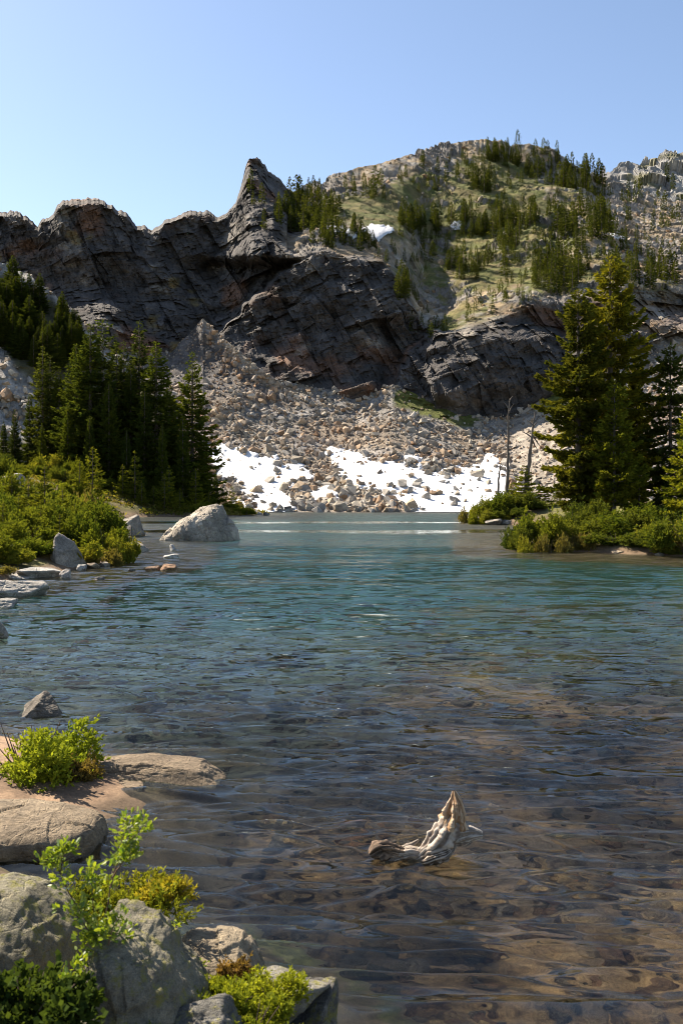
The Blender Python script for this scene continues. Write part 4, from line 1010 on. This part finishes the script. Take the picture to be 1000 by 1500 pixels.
# ------------------------------------------------------------------ shrubs
def shrub_mesh(rng, wx, wy, h, n, sl=.12, sw=.22, k=7, ca=(.07, .10, .015), cb_=(.17, .17, .025), up=.8, lumps=7):
    """sprigs growing out of a lumpy dome"""
    cen = np.stack([rng.uniform(-.75, .75, lumps) * wx, rng.uniform(-.75, .75, lumps) * wy, rng.uniform(.0, .35, lumps) * h], 1)
    rad = rng.uniform(.28, .62, lumps)
    i = rng.randint(0, lumps, n); d = rng.normal(size=(n, 3)); d[:, 2] = np.abs(d[:, 2]); d = unit(d)
    rr = rng.rand(n) ** .45
    pos = cen[i] + d * (rad[i] * rr)[:, None] * np.array([wx * .6, wy * .6, h])
    lo = rng.rand(n) < .14; pos[lo] = cen[i][lo] + d[lo] * (rad[i][lo] * rng.uniform(1.0, 1.35, lo.sum()))[:, None] * np.array([wx * .6, wy * .6, h])
    dr = unit(d * np.array([.9, .9, .3]) + np.array([0, 0, up]) + rng.normal(size=(n, 3)) * .3)
    ca, cb_ = np.array(ca), np.array(cb_); lum = rng.rand(lumps)
    cs = ca + (cb_ - ca) * np.clip(lum[i] * .6 + rng.rand(n) * .6 - .1, 0, 1)[:, None]
    L = sl * (.7 + .8 * rng.rand(n)); PP_, DD, LL, CC = [], [], [], []
    for a in range(k):
        s = a / k * 1.4
        PP_.append(pos + dr * (L * s)[:, None]); DD.append(dr * .9 + rng.normal(size=(n, 3)) * .62); LL.append(L * (.9 - .35 * a / k)); CC.append(cs * (.85 + .3 * rng.rand(n, 1)))
    PP_, DD, LL, CC = map(np.concatenate, (PP_, DD, LL, CC))
    return blades(PP_, DD, LL, LL * sw, rng, CC)
def stems(rng, n, wx, wy, h, r=.012, col=(.14, .10, .075)):
    parts = []
    for _ in range(n):
        a = rng.rand() * 6.28; rr = rng.rand() * .8; q = np.array([[0, 0, -.1 * h], [math.cos(a) * rr * wx * .4, math.sin(a) * rr * wy * .4, h * .35], [math.cos(a) * rr * wx, math.sin(a) * rr * wy, h * (.5 + .4 * rng.rand())]])
        q[0, :2] = q[1, :2] * .3; parts.append(tube(q, [r, r * .8, r * .3], 4, col))
    return join(parts)
BUSH = {}
def bush_kind(key, seed, wx, wy, h, n, mat_, r=.012, ns=8, **kw):
    rng = np.random.RandomState(seed); V, Fa, c = shrub_mesh(rng, wx, wy, h, n, **kw)
    a = mesh_np('foliage', V, Fa, c); a.materials.append(mat_)
    V, Fa, c = stems(rng, ns, wx, wy, h, r); b = mesh_np('stem', V, Fa, c, True); b.materials.append(M_bark)
    BUSH[key] = (a, b, h, wx)
def plant_bush(key, loc, h, wide, label, group=None, name='shrub', cat='shrub'):
    a, b, hh, wx = BUSH[key]; e = bpy.data.objects.new(name, None); C.objects.link(e); e.location = [float(c) for c in loc]
    e.scale = (wide / wx, wide / wx, h / hh); e.rotation_euler.z = R.uniform(0, 6.28); tag(e, label, cat, group)
    obj('stem', b, None, e); obj('foliage', a, None, e); return e
FIRB = dict(ca=(.045, .07, .011), cb_=(.15, .16, .02)); YEL = dict(ca=(.10, .12, .018), cb_=(.24, .22, .03)); DKB = dict(ca=(.045, .065, .015), cb_=(.11, .12, .02)); HEA = dict(ca=(.10, .085, .03), cb_=(.16, .135, .04))
for k in range(3): bush_kind('fir%d' % k, 80 + k, 1, 1, 1.2, 1700, M_bush, sl=.125, sw=.2, k=8, **FIRB)
for k in range(2): bush_kind('dark%d' % k, 84 + k, 1, 1, 1.2, 1700, M_bush, sl=.12, sw=.2, k=8, **DKB)
for k in range(2): bush_kind('yel%d' % k, 87 + k, 1, 1, 1.0, 1500, M_bush, sl=.10, sw=.28, k=7, **YEL)
for k in range(2): bush_kind('heath%d' % k, 90 + k, 1, 1, .6, 800, M_bush, sl=.11, k=6, **HEA)
bl = 'bushes on the near left shore'
LB = [(0, 800, 36, 74, 50, 'fir1'), (30, 812, 33, 60, 55, 'fir0'), (62, 790, 37, 70, 55, 'fir2'), (95, 800, 36, 78, 55, 'fir0'), (130, 806, 35, 72, 55, 'fir1'), (152, 816, 34, 62, 46, 'fir2'), (172, 818, 33.5, 48, 32, 'yel0'), (120, 826, 32, 40, 40, 'yel1'), (155, 828, 32.2, 26, 34, 'heath0'),
      (20, 832, 29.5, 40, 46, 'yel0'), (55, 826, 31, 42, 40, 'fir1'), (-25, 828, 29, 60, 60, 'fir2'), (0, 846, 27.2, 22, 40, 'heath1'), (140, 790, 40, 62, 50, 'fir0'), (100, 780, 44, 60, 55, 'dark0'), (50, 770, 46, 66, 60, 'dark1'), (10, 772, 46, 70, 60, 'fir2'), (160, 798, 44, 44, 36, 'fir1'), (75, 760, 52, 50, 55, 'fir0'), (25, 752, 56, 50, 60, 'dark0'), (125, 762, 56, 40, 50, 'heath0'), (-30, 760, 50, 80, 60, 'fir0'), (178, 806, 37, 40, 26, 'fir2')]
NAMES = ['tall bright bush at left edge of shore', 'bright bush beside left edge slabs', 'leafy bush behind the upright grey rock', 'tallest bright bush above square boulder', 'bright bush right of square boulder', 'bush leaning toward the shore tip', 'yellowish bush at the very tip of left shore', 'low yellow bush over small shore stones', 'brownish low heath at tip of left shore', 'yellow bush above broad broken slab', 'green bush hugging left side of square boulder', 'large bush cut by left picture edge above slabs', 'low brown heath by slabs at left edge', 'green bush behind bush right of square boulder', 'dark bush below the pointed young fir', 'dark bush left behind upright grey rock', 'green bush at left edge behind front bushes', 'green bush behind the shore tip bushes', 'bush below the meadow rock', 'dark bush near meadow rock at left', 'brown heath where bushes end at the meadow', 'tall bush beyond left picture edge', 'green bush above pale rounded shore boulder']
for (px, py, D, hp, wp, key), l in zip(LB, NAMES):
    x = (px - 500) / F * D; z = zl(x, D) - .05; plant_bush(key, (x, D, z), max(.25, H + (HZ - (py - hp * .86)) / F * D - z), wp / F * D * .85, l, bl)
br_ = 'bushes on the right shore'
RB = [(764, 43.5, 766, 24, 'dark0', 'rounded dark bush at left end of right shore'), (790, 43.8, 744, 34, 'fir0', 'bright bush under the broad right fir'), (822, 43.5, 752, 30, 'yel0', 'yellow green bush by the water under broad right fir'), (775, 42.3, 778, 22, 'yel1', 'low yellow bush at water edge on left end of right shore'), (806, 42.0, 782, 22, 'heath0', 'low brown bush at water edge near the bare dirt'), (836, 42.3, 776, 24, 'heath1', 'brownish bush left of the bare dirt bank'),
      (880, 43.5, 745, 40, 'dark1', 'large dark juniper bush right of the bare dirt bank'), (920, 43.5, 738, 44, 'fir1', 'large green bush in middle of right shore'), (955, 42.5, 745, 36, 'dark0', 'dark bush below the thin ragged spruce'), (900, 41.6, 772, 36, 'fir2', 'low bush reaching the water in middle of right shore'), (940, 41.0, 770, 36, 'dark1', 'dark low bush at water near right edge'), (985, 40.3, 752, 40, 'yel0', 'bright yellow green bush at right picture edge'), (962, 40.0, 784, 28, 'yel1', 'low yellow bush at water near right edge'), (1010, 39, 730, 44, 'fir0', 'tall green bush cut by right picture edge'), (868, 45.5, 728, 30, 'dark0', 'dark bush around trunks of the tallest right firs'), (1000, 39.3, 785, 30, 'heath0', 'low brownish bush in right shore corner'), (840, 45, 735, 26, 'dark1', 'dark bush at foot of the broad right fir'), (960, 46, 725, 40, 'dark1', 'bush behind the large green bush on right shore')]
for px, D, top, wp, key, l in RB:
    D = D - 1.9; x = (px - 500) / F * D; z = zr(x, D) - .05; plant_bush(key, (x, D, z), max(.3, (H + (HZ - top) / F * D - z) * .88), wp / F * D * 1.25, l, br_)
PB = [(700, 78.5, 744, 20, 'yel0', 'low yellow bush at tip of far right point'), (716, 79, 737, 24, 'fir0', 'green bush in middle of far right point'), (735, 79, 732, 26, 'fir1', 'green bush below short dead trunk'), (756, 79, 728, 26, 'dark0', 'dark bush below leaning dead tree'), (780, 79, 735, 26, 'dark1', 'dark bush at right end of far right point'), (690, 80, 754, 14, 'heath0', 'tiny brown bush at very tip of far right point'), (724, 77.5, 752, 20, 'yel1', 'low yellow bush by water on far right point'), (745, 77.3, 750, 22, 'dark0', 'low dark bush by water on far right point')]
for px, D, top, wp, key, l in PB:
    x = (px - 500) / F * D; z = zp(x, D) - .05; plant_bush(key, (x, D, z), max(.4, H + (HZ - top + 7) / F * D - z), wp / F * D * 1.15, l, 'bushes on the far right point')
# shrubs along the far left shore, under the grove
SHR = {}
for k in range(34):
    px = R.uniform(60, 375) if k > 10 else R.uniform(-20, 110); D = R.uniform(107, 112) if px < 300 else R.uniform(111, 118)
    if k <= 10: D = R.uniform(98, 112)
    x = (px - 500) / F * D; z = zl(x, D) - .05
    l, g_ = ('green shrub along the shore below the left grove', 'shrubs along the shore below the left grove') if px > 110 else ('shrub on meadow left of the grove', 'shrubs on the meadow left of the grove')
    SHR.setdefault(g_, []).append(None); SHR[g_][-1] = plant_bush(['fir0', 'fir2', 'dark0', 'yel1'][k % 4], (x, D, z), R.uniform(.9, 2.2), R.uniform(1.0, 1.8), l, g_)
for g_, os_ in SHR.items(): order_labels(os_, 'of ' + g_)
# low heath covering the meadow and the banks
def heath():
    rng = np.random.RandomState(77); P_, C_ = [], []
    n = 5200; px = rng.uniform(-60, 390, n); D = np.where(rng.rand(n) < .6, rng.uniform(104, 124, n), rng.uniform(32, 104, n)); x = (px - 500) / F * D
    poly = W([q[0] for q in LP], [q[1] for q in LP]); s = poly_sdf(x, D, poly); ok = s > .25; x, D, s = x[ok], D[ok], s[ok]
    z = lh(s, x, D); n = len(x); cen = np.stack([x, D, z], 1); r_ = rng.uniform(.2, .5, n)
    base = np.array([[.11, .10, .025], [.15, .12, .04], [.09, .10, .022], [.17, .15, .035]])[rng.choice(4, n)]
    K = 9; i = np.repeat(np.arange(n), K); d = rng.normal(size=(n * K, 3)); d[:, 2] = np.abs(d[:, 2]) + .4
    pos = cen[i] + rng.normal(size=(n * K, 3)) * np.array([.3, .3, .03]); pos[:, 2] -= .03
    V, Fa, c = blades(pos, d, r_[i], r_[i] * .22, rng, base[i] * rng.uniform(.8, 1.2, (n * K, 1)))
    tag(obj('meadow_heath', mesh_np('meadow_heath', V, Fa, c), M_bush), 'low brown green heath covering the left shore meadow', 'heath', kind='stuff')
heath()

# ------------------------------------------------------------------ foreground plants
def leaves(rng, pts, dirs, L, cols):
    n = len(pts); d = unit(dirs); s = unit(np.cross(d, rng.normal(size=(n, 3)))); u_ = np.cross(s, d)
    L = np.broadcast_to(L, (n,))[:, None]
    a = pts; V = np.stack([a, a + d * L * .35 + s * L * .24 + u_ * L * .06, a + d * L * .75 + s * L * .22 + u_ * L * .05, a + d * L, a + d * L * .75 - s * L * .22 + u_ * L * .05, a + d * L * .35 - s * L * .24 + u_ * L * .06, a + d * L * .5], 1).reshape(-1, 3)
    f = np.array([[0, 1, 6], [1, 2, 6], [2, 3, 6], [3, 4, 6], [4, 5, 6], [5, 0, 6]])
    return V, (np.arange(n)[:, None, None] * 7 + f).reshape(-1, 3), np.repeat(cols, 7, 0)
def leafy(name, seed, stems_px, D, label, cat, L=.02, per=26, spread=.016, ca=(.10, .17, .015), cb_=(.30, .34, .03), r=.0035, start=.35):
    rng = np.random.RandomState(seed); base = P(stems_px[0][0][0], stems_px[0][0][1], D)
    e = bpy.data.objects.new(name, None); C.objects.link(e); e.location = base; tag(e, label, cat)
    pts, dirs = [], []
    for st in stems_px:
        q = np.array([P(a, b, D + (rng.normal() * .05 if i else 0)) for i, (a, b) in enumerate(st)]) - base
        t = np.linspace(0, 1, 12); qq = np.stack([np.interp(t, np.linspace(0, 1, len(q)), q[:, c]) for c in range(3)], 1)
        qq += np.cumsum(rng.normal(size=(12, 3)) * .002, 0)
        V, Fa, c = tube(qq, r * (1 - .75 * t), 5, (.13, .085, .055)); obj('stem', mesh_np('stem', V, Fa, c, True), M_bark, e)
        n = per; u = rng.uniform(start, 1, n) ** .8; p = np.stack([np.interp(u, t, qq[:, c]) for c in range(3)], 1); tw = rng.normal(size=(n, 3)); tw[:, 2] = np.abs(tw[:, 2]) * .7
        tips = p + unit(tw) * spread * rng.uniform(.3, 2.4, n)[:, None]
        for k in range(3):
            pts.append(tips + rng.normal(size=(n, 3)) * .008); dirs.append(unit(tw) + rng.normal(size=(n, 3)) * .6 + np.array([0, 0, .35]))
    pts, dirs = np.concatenate(pts), np.concatenate(dirs); n = len(pts)
    ca, cb_ = np.array(ca), np.array(cb_); V, Fa, c = leaves(rng, pts, dirs, L * rng.uniform(.6, 1.25, n), ca + (cb_ - ca) * rng.rand(n, 1))
    obj('foliage', mesh_np('foliage', V, Fa, c), M_leaf, e); return e
leafy('leafy_sapling', 5, [[(165, 1400), (152, 1362), (160, 1310), (166, 1270), (180, 1225), (196, 1200)], [(162, 1395), (128, 1345), (100, 1300), (84, 1262), (60, 1262)], [(160, 1390), (138, 1330), (135, 1265)], [(163, 1300), (188, 1240), (214, 1206)], [(164, 1285), (180, 1262), (196, 1252)], [(90, 1280), (88, 1255), (98, 1242)]], 3.5, 'thin leafy sapling growing between foreground boulders', 'sapling', per=48, L=.024)
leafy('leafy_shrub', 6, [[(155, 1400), (135, 1385), (118, 1368)], [(155, 1400), (150, 1380), (130, 1352)], [(158, 1402), (172, 1380), (185, 1366)], [(150, 1405), (140, 1418), (122, 1410)], [(150, 1405), (108, 1435), (90, 1455)], [(155, 1400), (150, 1425), (138, 1428)], [(155, 1395), (165, 1360), (178, 1345)], [(150, 1395), (120, 1350), (100, 1335)]], 3.42, 'bright small leafed shrub at foot of the thin sapling', 'shrub', per=44, L=.022, spread=.02, start=.1)
def heathy(name, seed, cx, cy, D, wpx, dpt, hpx, n, label, ca, cb_, sl=.022, sw=.2, zf=None, k=9, mat_=None, ns=10, up=1.0, cat='shrub', lumps=9):
    rng = np.random.RandomState(seed); base = P(cx, cy, D); wx = wpx / F * D / 2; h = hpx / F * D
    e = bpy.data.objects.new(name, None); C.objects.link(e); e.location = base; tag(e, label, cat)
    V, Fa, c = shrub_mesh(rng, wx, dpt, h, n, sl=sl, sw=sw, k=k, ca=ca, cb_=cb_, up=up, lumps=lumps); obj('foliage', mesh_np('foliage', V, Fa, c), mat_ or M_bush, e)
    V, Fa, c = stems(rng, ns, wx, dpt, h, h * .012 + .0015); obj('stem', mesh_np('stem', V, Fa, c, True), M_bark, e); return e
YA, YB = (.13, .15, .018), (.33, .30, .035)
heathy('juniper_shrub', 11, 180, 1352, 4.5, 200, .2, 72, 850, 'yellow green juniper shrub leaning over water behind the sapling', (.10, .12, .016), (.24, .235, .03), sl=.03, up=.5)
heathy('juniper_branch', 12, 245, 1330, 4.5, 90, .06, 40, 360, 'yellow juniper sprig reaching right over the water', (.2, .18, .02), (.36, .3, .04), sl=.028, up=.3, cat='shrub', lumps=5)
heathy('spit_shrub', 13, 40, 1166, 7.9, 190, .42, 118, 1500, 'bright yellow green shrub on sandy spit at left edge', (.10, .14, .018), (.25, .28, .03), sl=.05, sw=.24, ns=14, up=.6, lumps=10)
heathy('spit_heath', 14, 105, 1164, 7.8, 70, .22, 60, 900, 'dry brown heath at right foot of the spit shrub', (.14, .10, .03), (.24, .17, .05), sl=.04)
for k, (cx, cy, D, wp, hp, l) in enumerate([(250, 1515, 3.45, 120, 52, 'low heath tuft below grey lichen boulder'), (330, 1500, 3.6, 130, 60, 'bright low heath tuft in middle of bottom bank'), (400, 1490, 3.8, 110, 58, 'low heath tuft at right end of bottom bank'), (370, 1530, 3.45, 160, 60, 'low heath tuft cut by bottom picture edge'), (180, 1530, 3.3, 110, 40, 'heath tuft under the grey lichen boulder at bottom edge'), (430, 1470, 4.0, 30, 50, 'small upright heath sprig beside pale block'), (340, 1450, 3.95, 60, 40, 'reddish brown flowering heath stalks in front of pale block')]):
    ca_, cb2 = ((.10, .13, .018), (.25, .27, .03)) if k < 6 else ((.11, .08, .03), (.18, .11, .05))
    heathy('heath_tuft', 20 + k, cx, cy, D, wp, .16 if k < 5 else .06, hp * 1.0, int(8 * wp) if k != 5 else 160, l, ca_, cb2, sl=.018, sw=.24, cat='heath')
heathy('dark_shrub', 30, 35, 1530, 3.1, 200, .14, 110, 700, 'dark leafy shrub in bottom left corner', (.03, .05, .012), (.08, .11, .02), sl=.03, sw=.4)
for k, (cx, cy, D, l) in enumerate([(255, 1362, 4.1, 'tiny leafy sprig behind grey boulder ridge'), (295, 1425, 3.9, 'tiny leafy sprig between grey boulder and pale block')]):
    leafy('leaf_sprig', 40 + k, [[(cx, cy + 14), (cx + 2, cy), (cx + 5, cy - 12)], [(cx, cy + 14), (cx - 6, cy + 2), (cx - 9, cy - 4)]], D, l, 'sprig', per=9, L=.017, spread=.01)

# ------------------------------------------------------------------ driftwood stump
def driftwood():
    D = float(Dw(1262)); base = P(628, 1262, D); u_ = D / F
    e = bpy.data.objects.new('driftwood', None); C.objects.link(e); e.location = base
    tag(e, 'weathered driftwood stump with upright broken spike in shallow water', 'driftwood')
    def pt(px, py, dy=0.): return np.array([(px - 628) * u_, dy, (1262 - py) * u_])
    def limb(name, pts, rads, seed, c0, c1, ridg=.2, sides=84, seg=90, fl=1.0):
        pts = np.array(pts); t = np.linspace(0, 1, seg); ctl = np.linspace(0, 1, len(pts))
        q = np.stack([np.interp(t, ctl, pts[:, c]) for c in range(3)], 1)
        for _ in range(6): q[1:-1] = (q[:-2] + q[1:-1] * 2 + q[2:]) / 4
        r = np.interp(t, ctl, rads); V, Fa, _ = tube(q, r, sides)
        V = V.reshape(seg, sides, 3); cen = q[:, None]; d = V - cen
        th = np.arange(sides) / sides * 6.283
        tw = th[None] + t[:, None] * .4
        pp = np.stack([np.cos(tw), np.sin(tw), np.broadcast_to(t[:, None] * 1.6, tw.shape)], -1) + seed
        n1 = fbm(pp, 2); n2 = fbm(pp * np.array([2.6, 2.6, .8]), 2); n3 = fbm(V * 26 + seed, 3)
        V = cen + d * (1 + ridg * 2.2 * n1 + ridg * 1.0 * n2 + ridg * 1.0 * n3 + ridg * .5 * fbm(pp * np.array([5, 5, .7]) + 5, 2))[..., None]
        c0, c1 = np.array(c0), np.array(c1); n4 = fbm(pp * np.array([5, 5, .7]) + 5, 2); col = c0 + (c1 - c0) * sst(n4 + n2 * .4 + n3 * .5, -.15, .3)[..., None]
        obj(name, mesh_np(name, V, Fa, col, True), M_drift, e)
    gy, pl, og, dk = (.16, .13, .105), (.50, .45, .385), (.34, .20, .10), (.07, .05, .035)
    limb('trunk', [pt(596, 1264), pt(616, 1254), pt(634, 1242), pt(650, 1228), pt(659, 1214), pt(663, 1202), pt(665, 1194)], [.02, .05, .075, .09, .08, .062, .03], 3, (.17, .13, .10), (.43, .365, .295), .24)
    limb('broken_tip', [pt(661, 1212), pt(664, 1200), pt(666, 1187), pt(666, 1173), pt(664, 1158)], [.07, .078, .058, .034, .006], 8, (.26, .15, .075), (.47, .34, .22), .4)
    for k, (a, b, c, d_) in enumerate([(673, 1204, 676, 1184), (655, 1206, 654, 1190)]):
        limb('splinter', [pt(a, b + 12, -.02), pt((a + c) / 2, (b + d_) / 2, -.025), pt(c, d_, -.02)], [.03, .022, .003], 30 + k, (.2, .12, .06), (.42, .3, .19), .35, 24, 24)
    limb('stub', [pt(655, 1230), pt(672, 1224), pt(690, 1221), pt(706, 1223)], [.05, .06, .042, .02], 41, (.20, .16, .125), (.44, .38, .31), .24)
    limb('root_knot', [pt(542, 1252), pt(552, 1246), pt(562, 1244), pt(575, 1246), pt(590, 1252), pt(604, 1256)], [.02, .055, .05, .042, .036, .015], 14, dk, (.24, .165, .11), .36)
    limb('low_limb', [pt(566, 1266), pt(580, 1255), pt(600, 1250), pt(622, 1252), pt(634, 1258)], [.03, .042, .04, .035, .02], 19, gy, (.40, .33, .26), .22)
    limb('upper_limb', [pt(585, 1250, .06), pt(600, 1244, .05), pt(614, 1234, .05)], [.012, .022, .006], 23, gy, (.5, .42, .33), .25)
    limb('bark_flap', [pt(612, 1262, -.02), pt(630, 1252, -.05), pt(650, 1246, -.06), pt(664, 1240, -.04)], [.015, .04, .04, .01], 27, dk, (.34, .28, .22), .4)
driftwood()
# a log lying on the bed
def sunken_log(pa, pb, r, label, seed, col=(.26, .19, .13)):
    rg = np.random.RandomState(seed); t = np.linspace(0, 1, 12); a = W(*pa); b = W(*pb); q = a + (b - a) * t[:, None]
    z = bed_z(q[:, 0], q[:, 1]) + r * .7; q = np.concatenate([q, z[:, None]], 1); base = q[0].copy()
    V, Fa, c = tube(q - base, r * (1 - .3 * t) * (1 + .08 * rg.normal(size=12)), 10, col)
    tag(obj('sunken_log', mesh_np('sunken_log', V, Fa, c, True), M_drift, None, base), label, 'log', 'logs lying on the lake bed')
sunken_log((310, 970), (470, 935), .12, 'dark sunken log in middle of the lake shallows', 2, (.05, .045, .04))
sunken_log((150, 880), (200, 838), .14, 'sunken log running out from the left shore', 3, (.05, .045, .04))
sunken_log((560, 945), (680, 938), .11, 'short dark sunken log right of lake centre', 4, (.05, .045, .04))
print('objects', len(bpy.data.objects), 'tris', sum(len(m.polygons) * (1 if len(m.polygons) and m.polygons[0].loop_total == 3 else 2) for m in bpy.data.meshes))
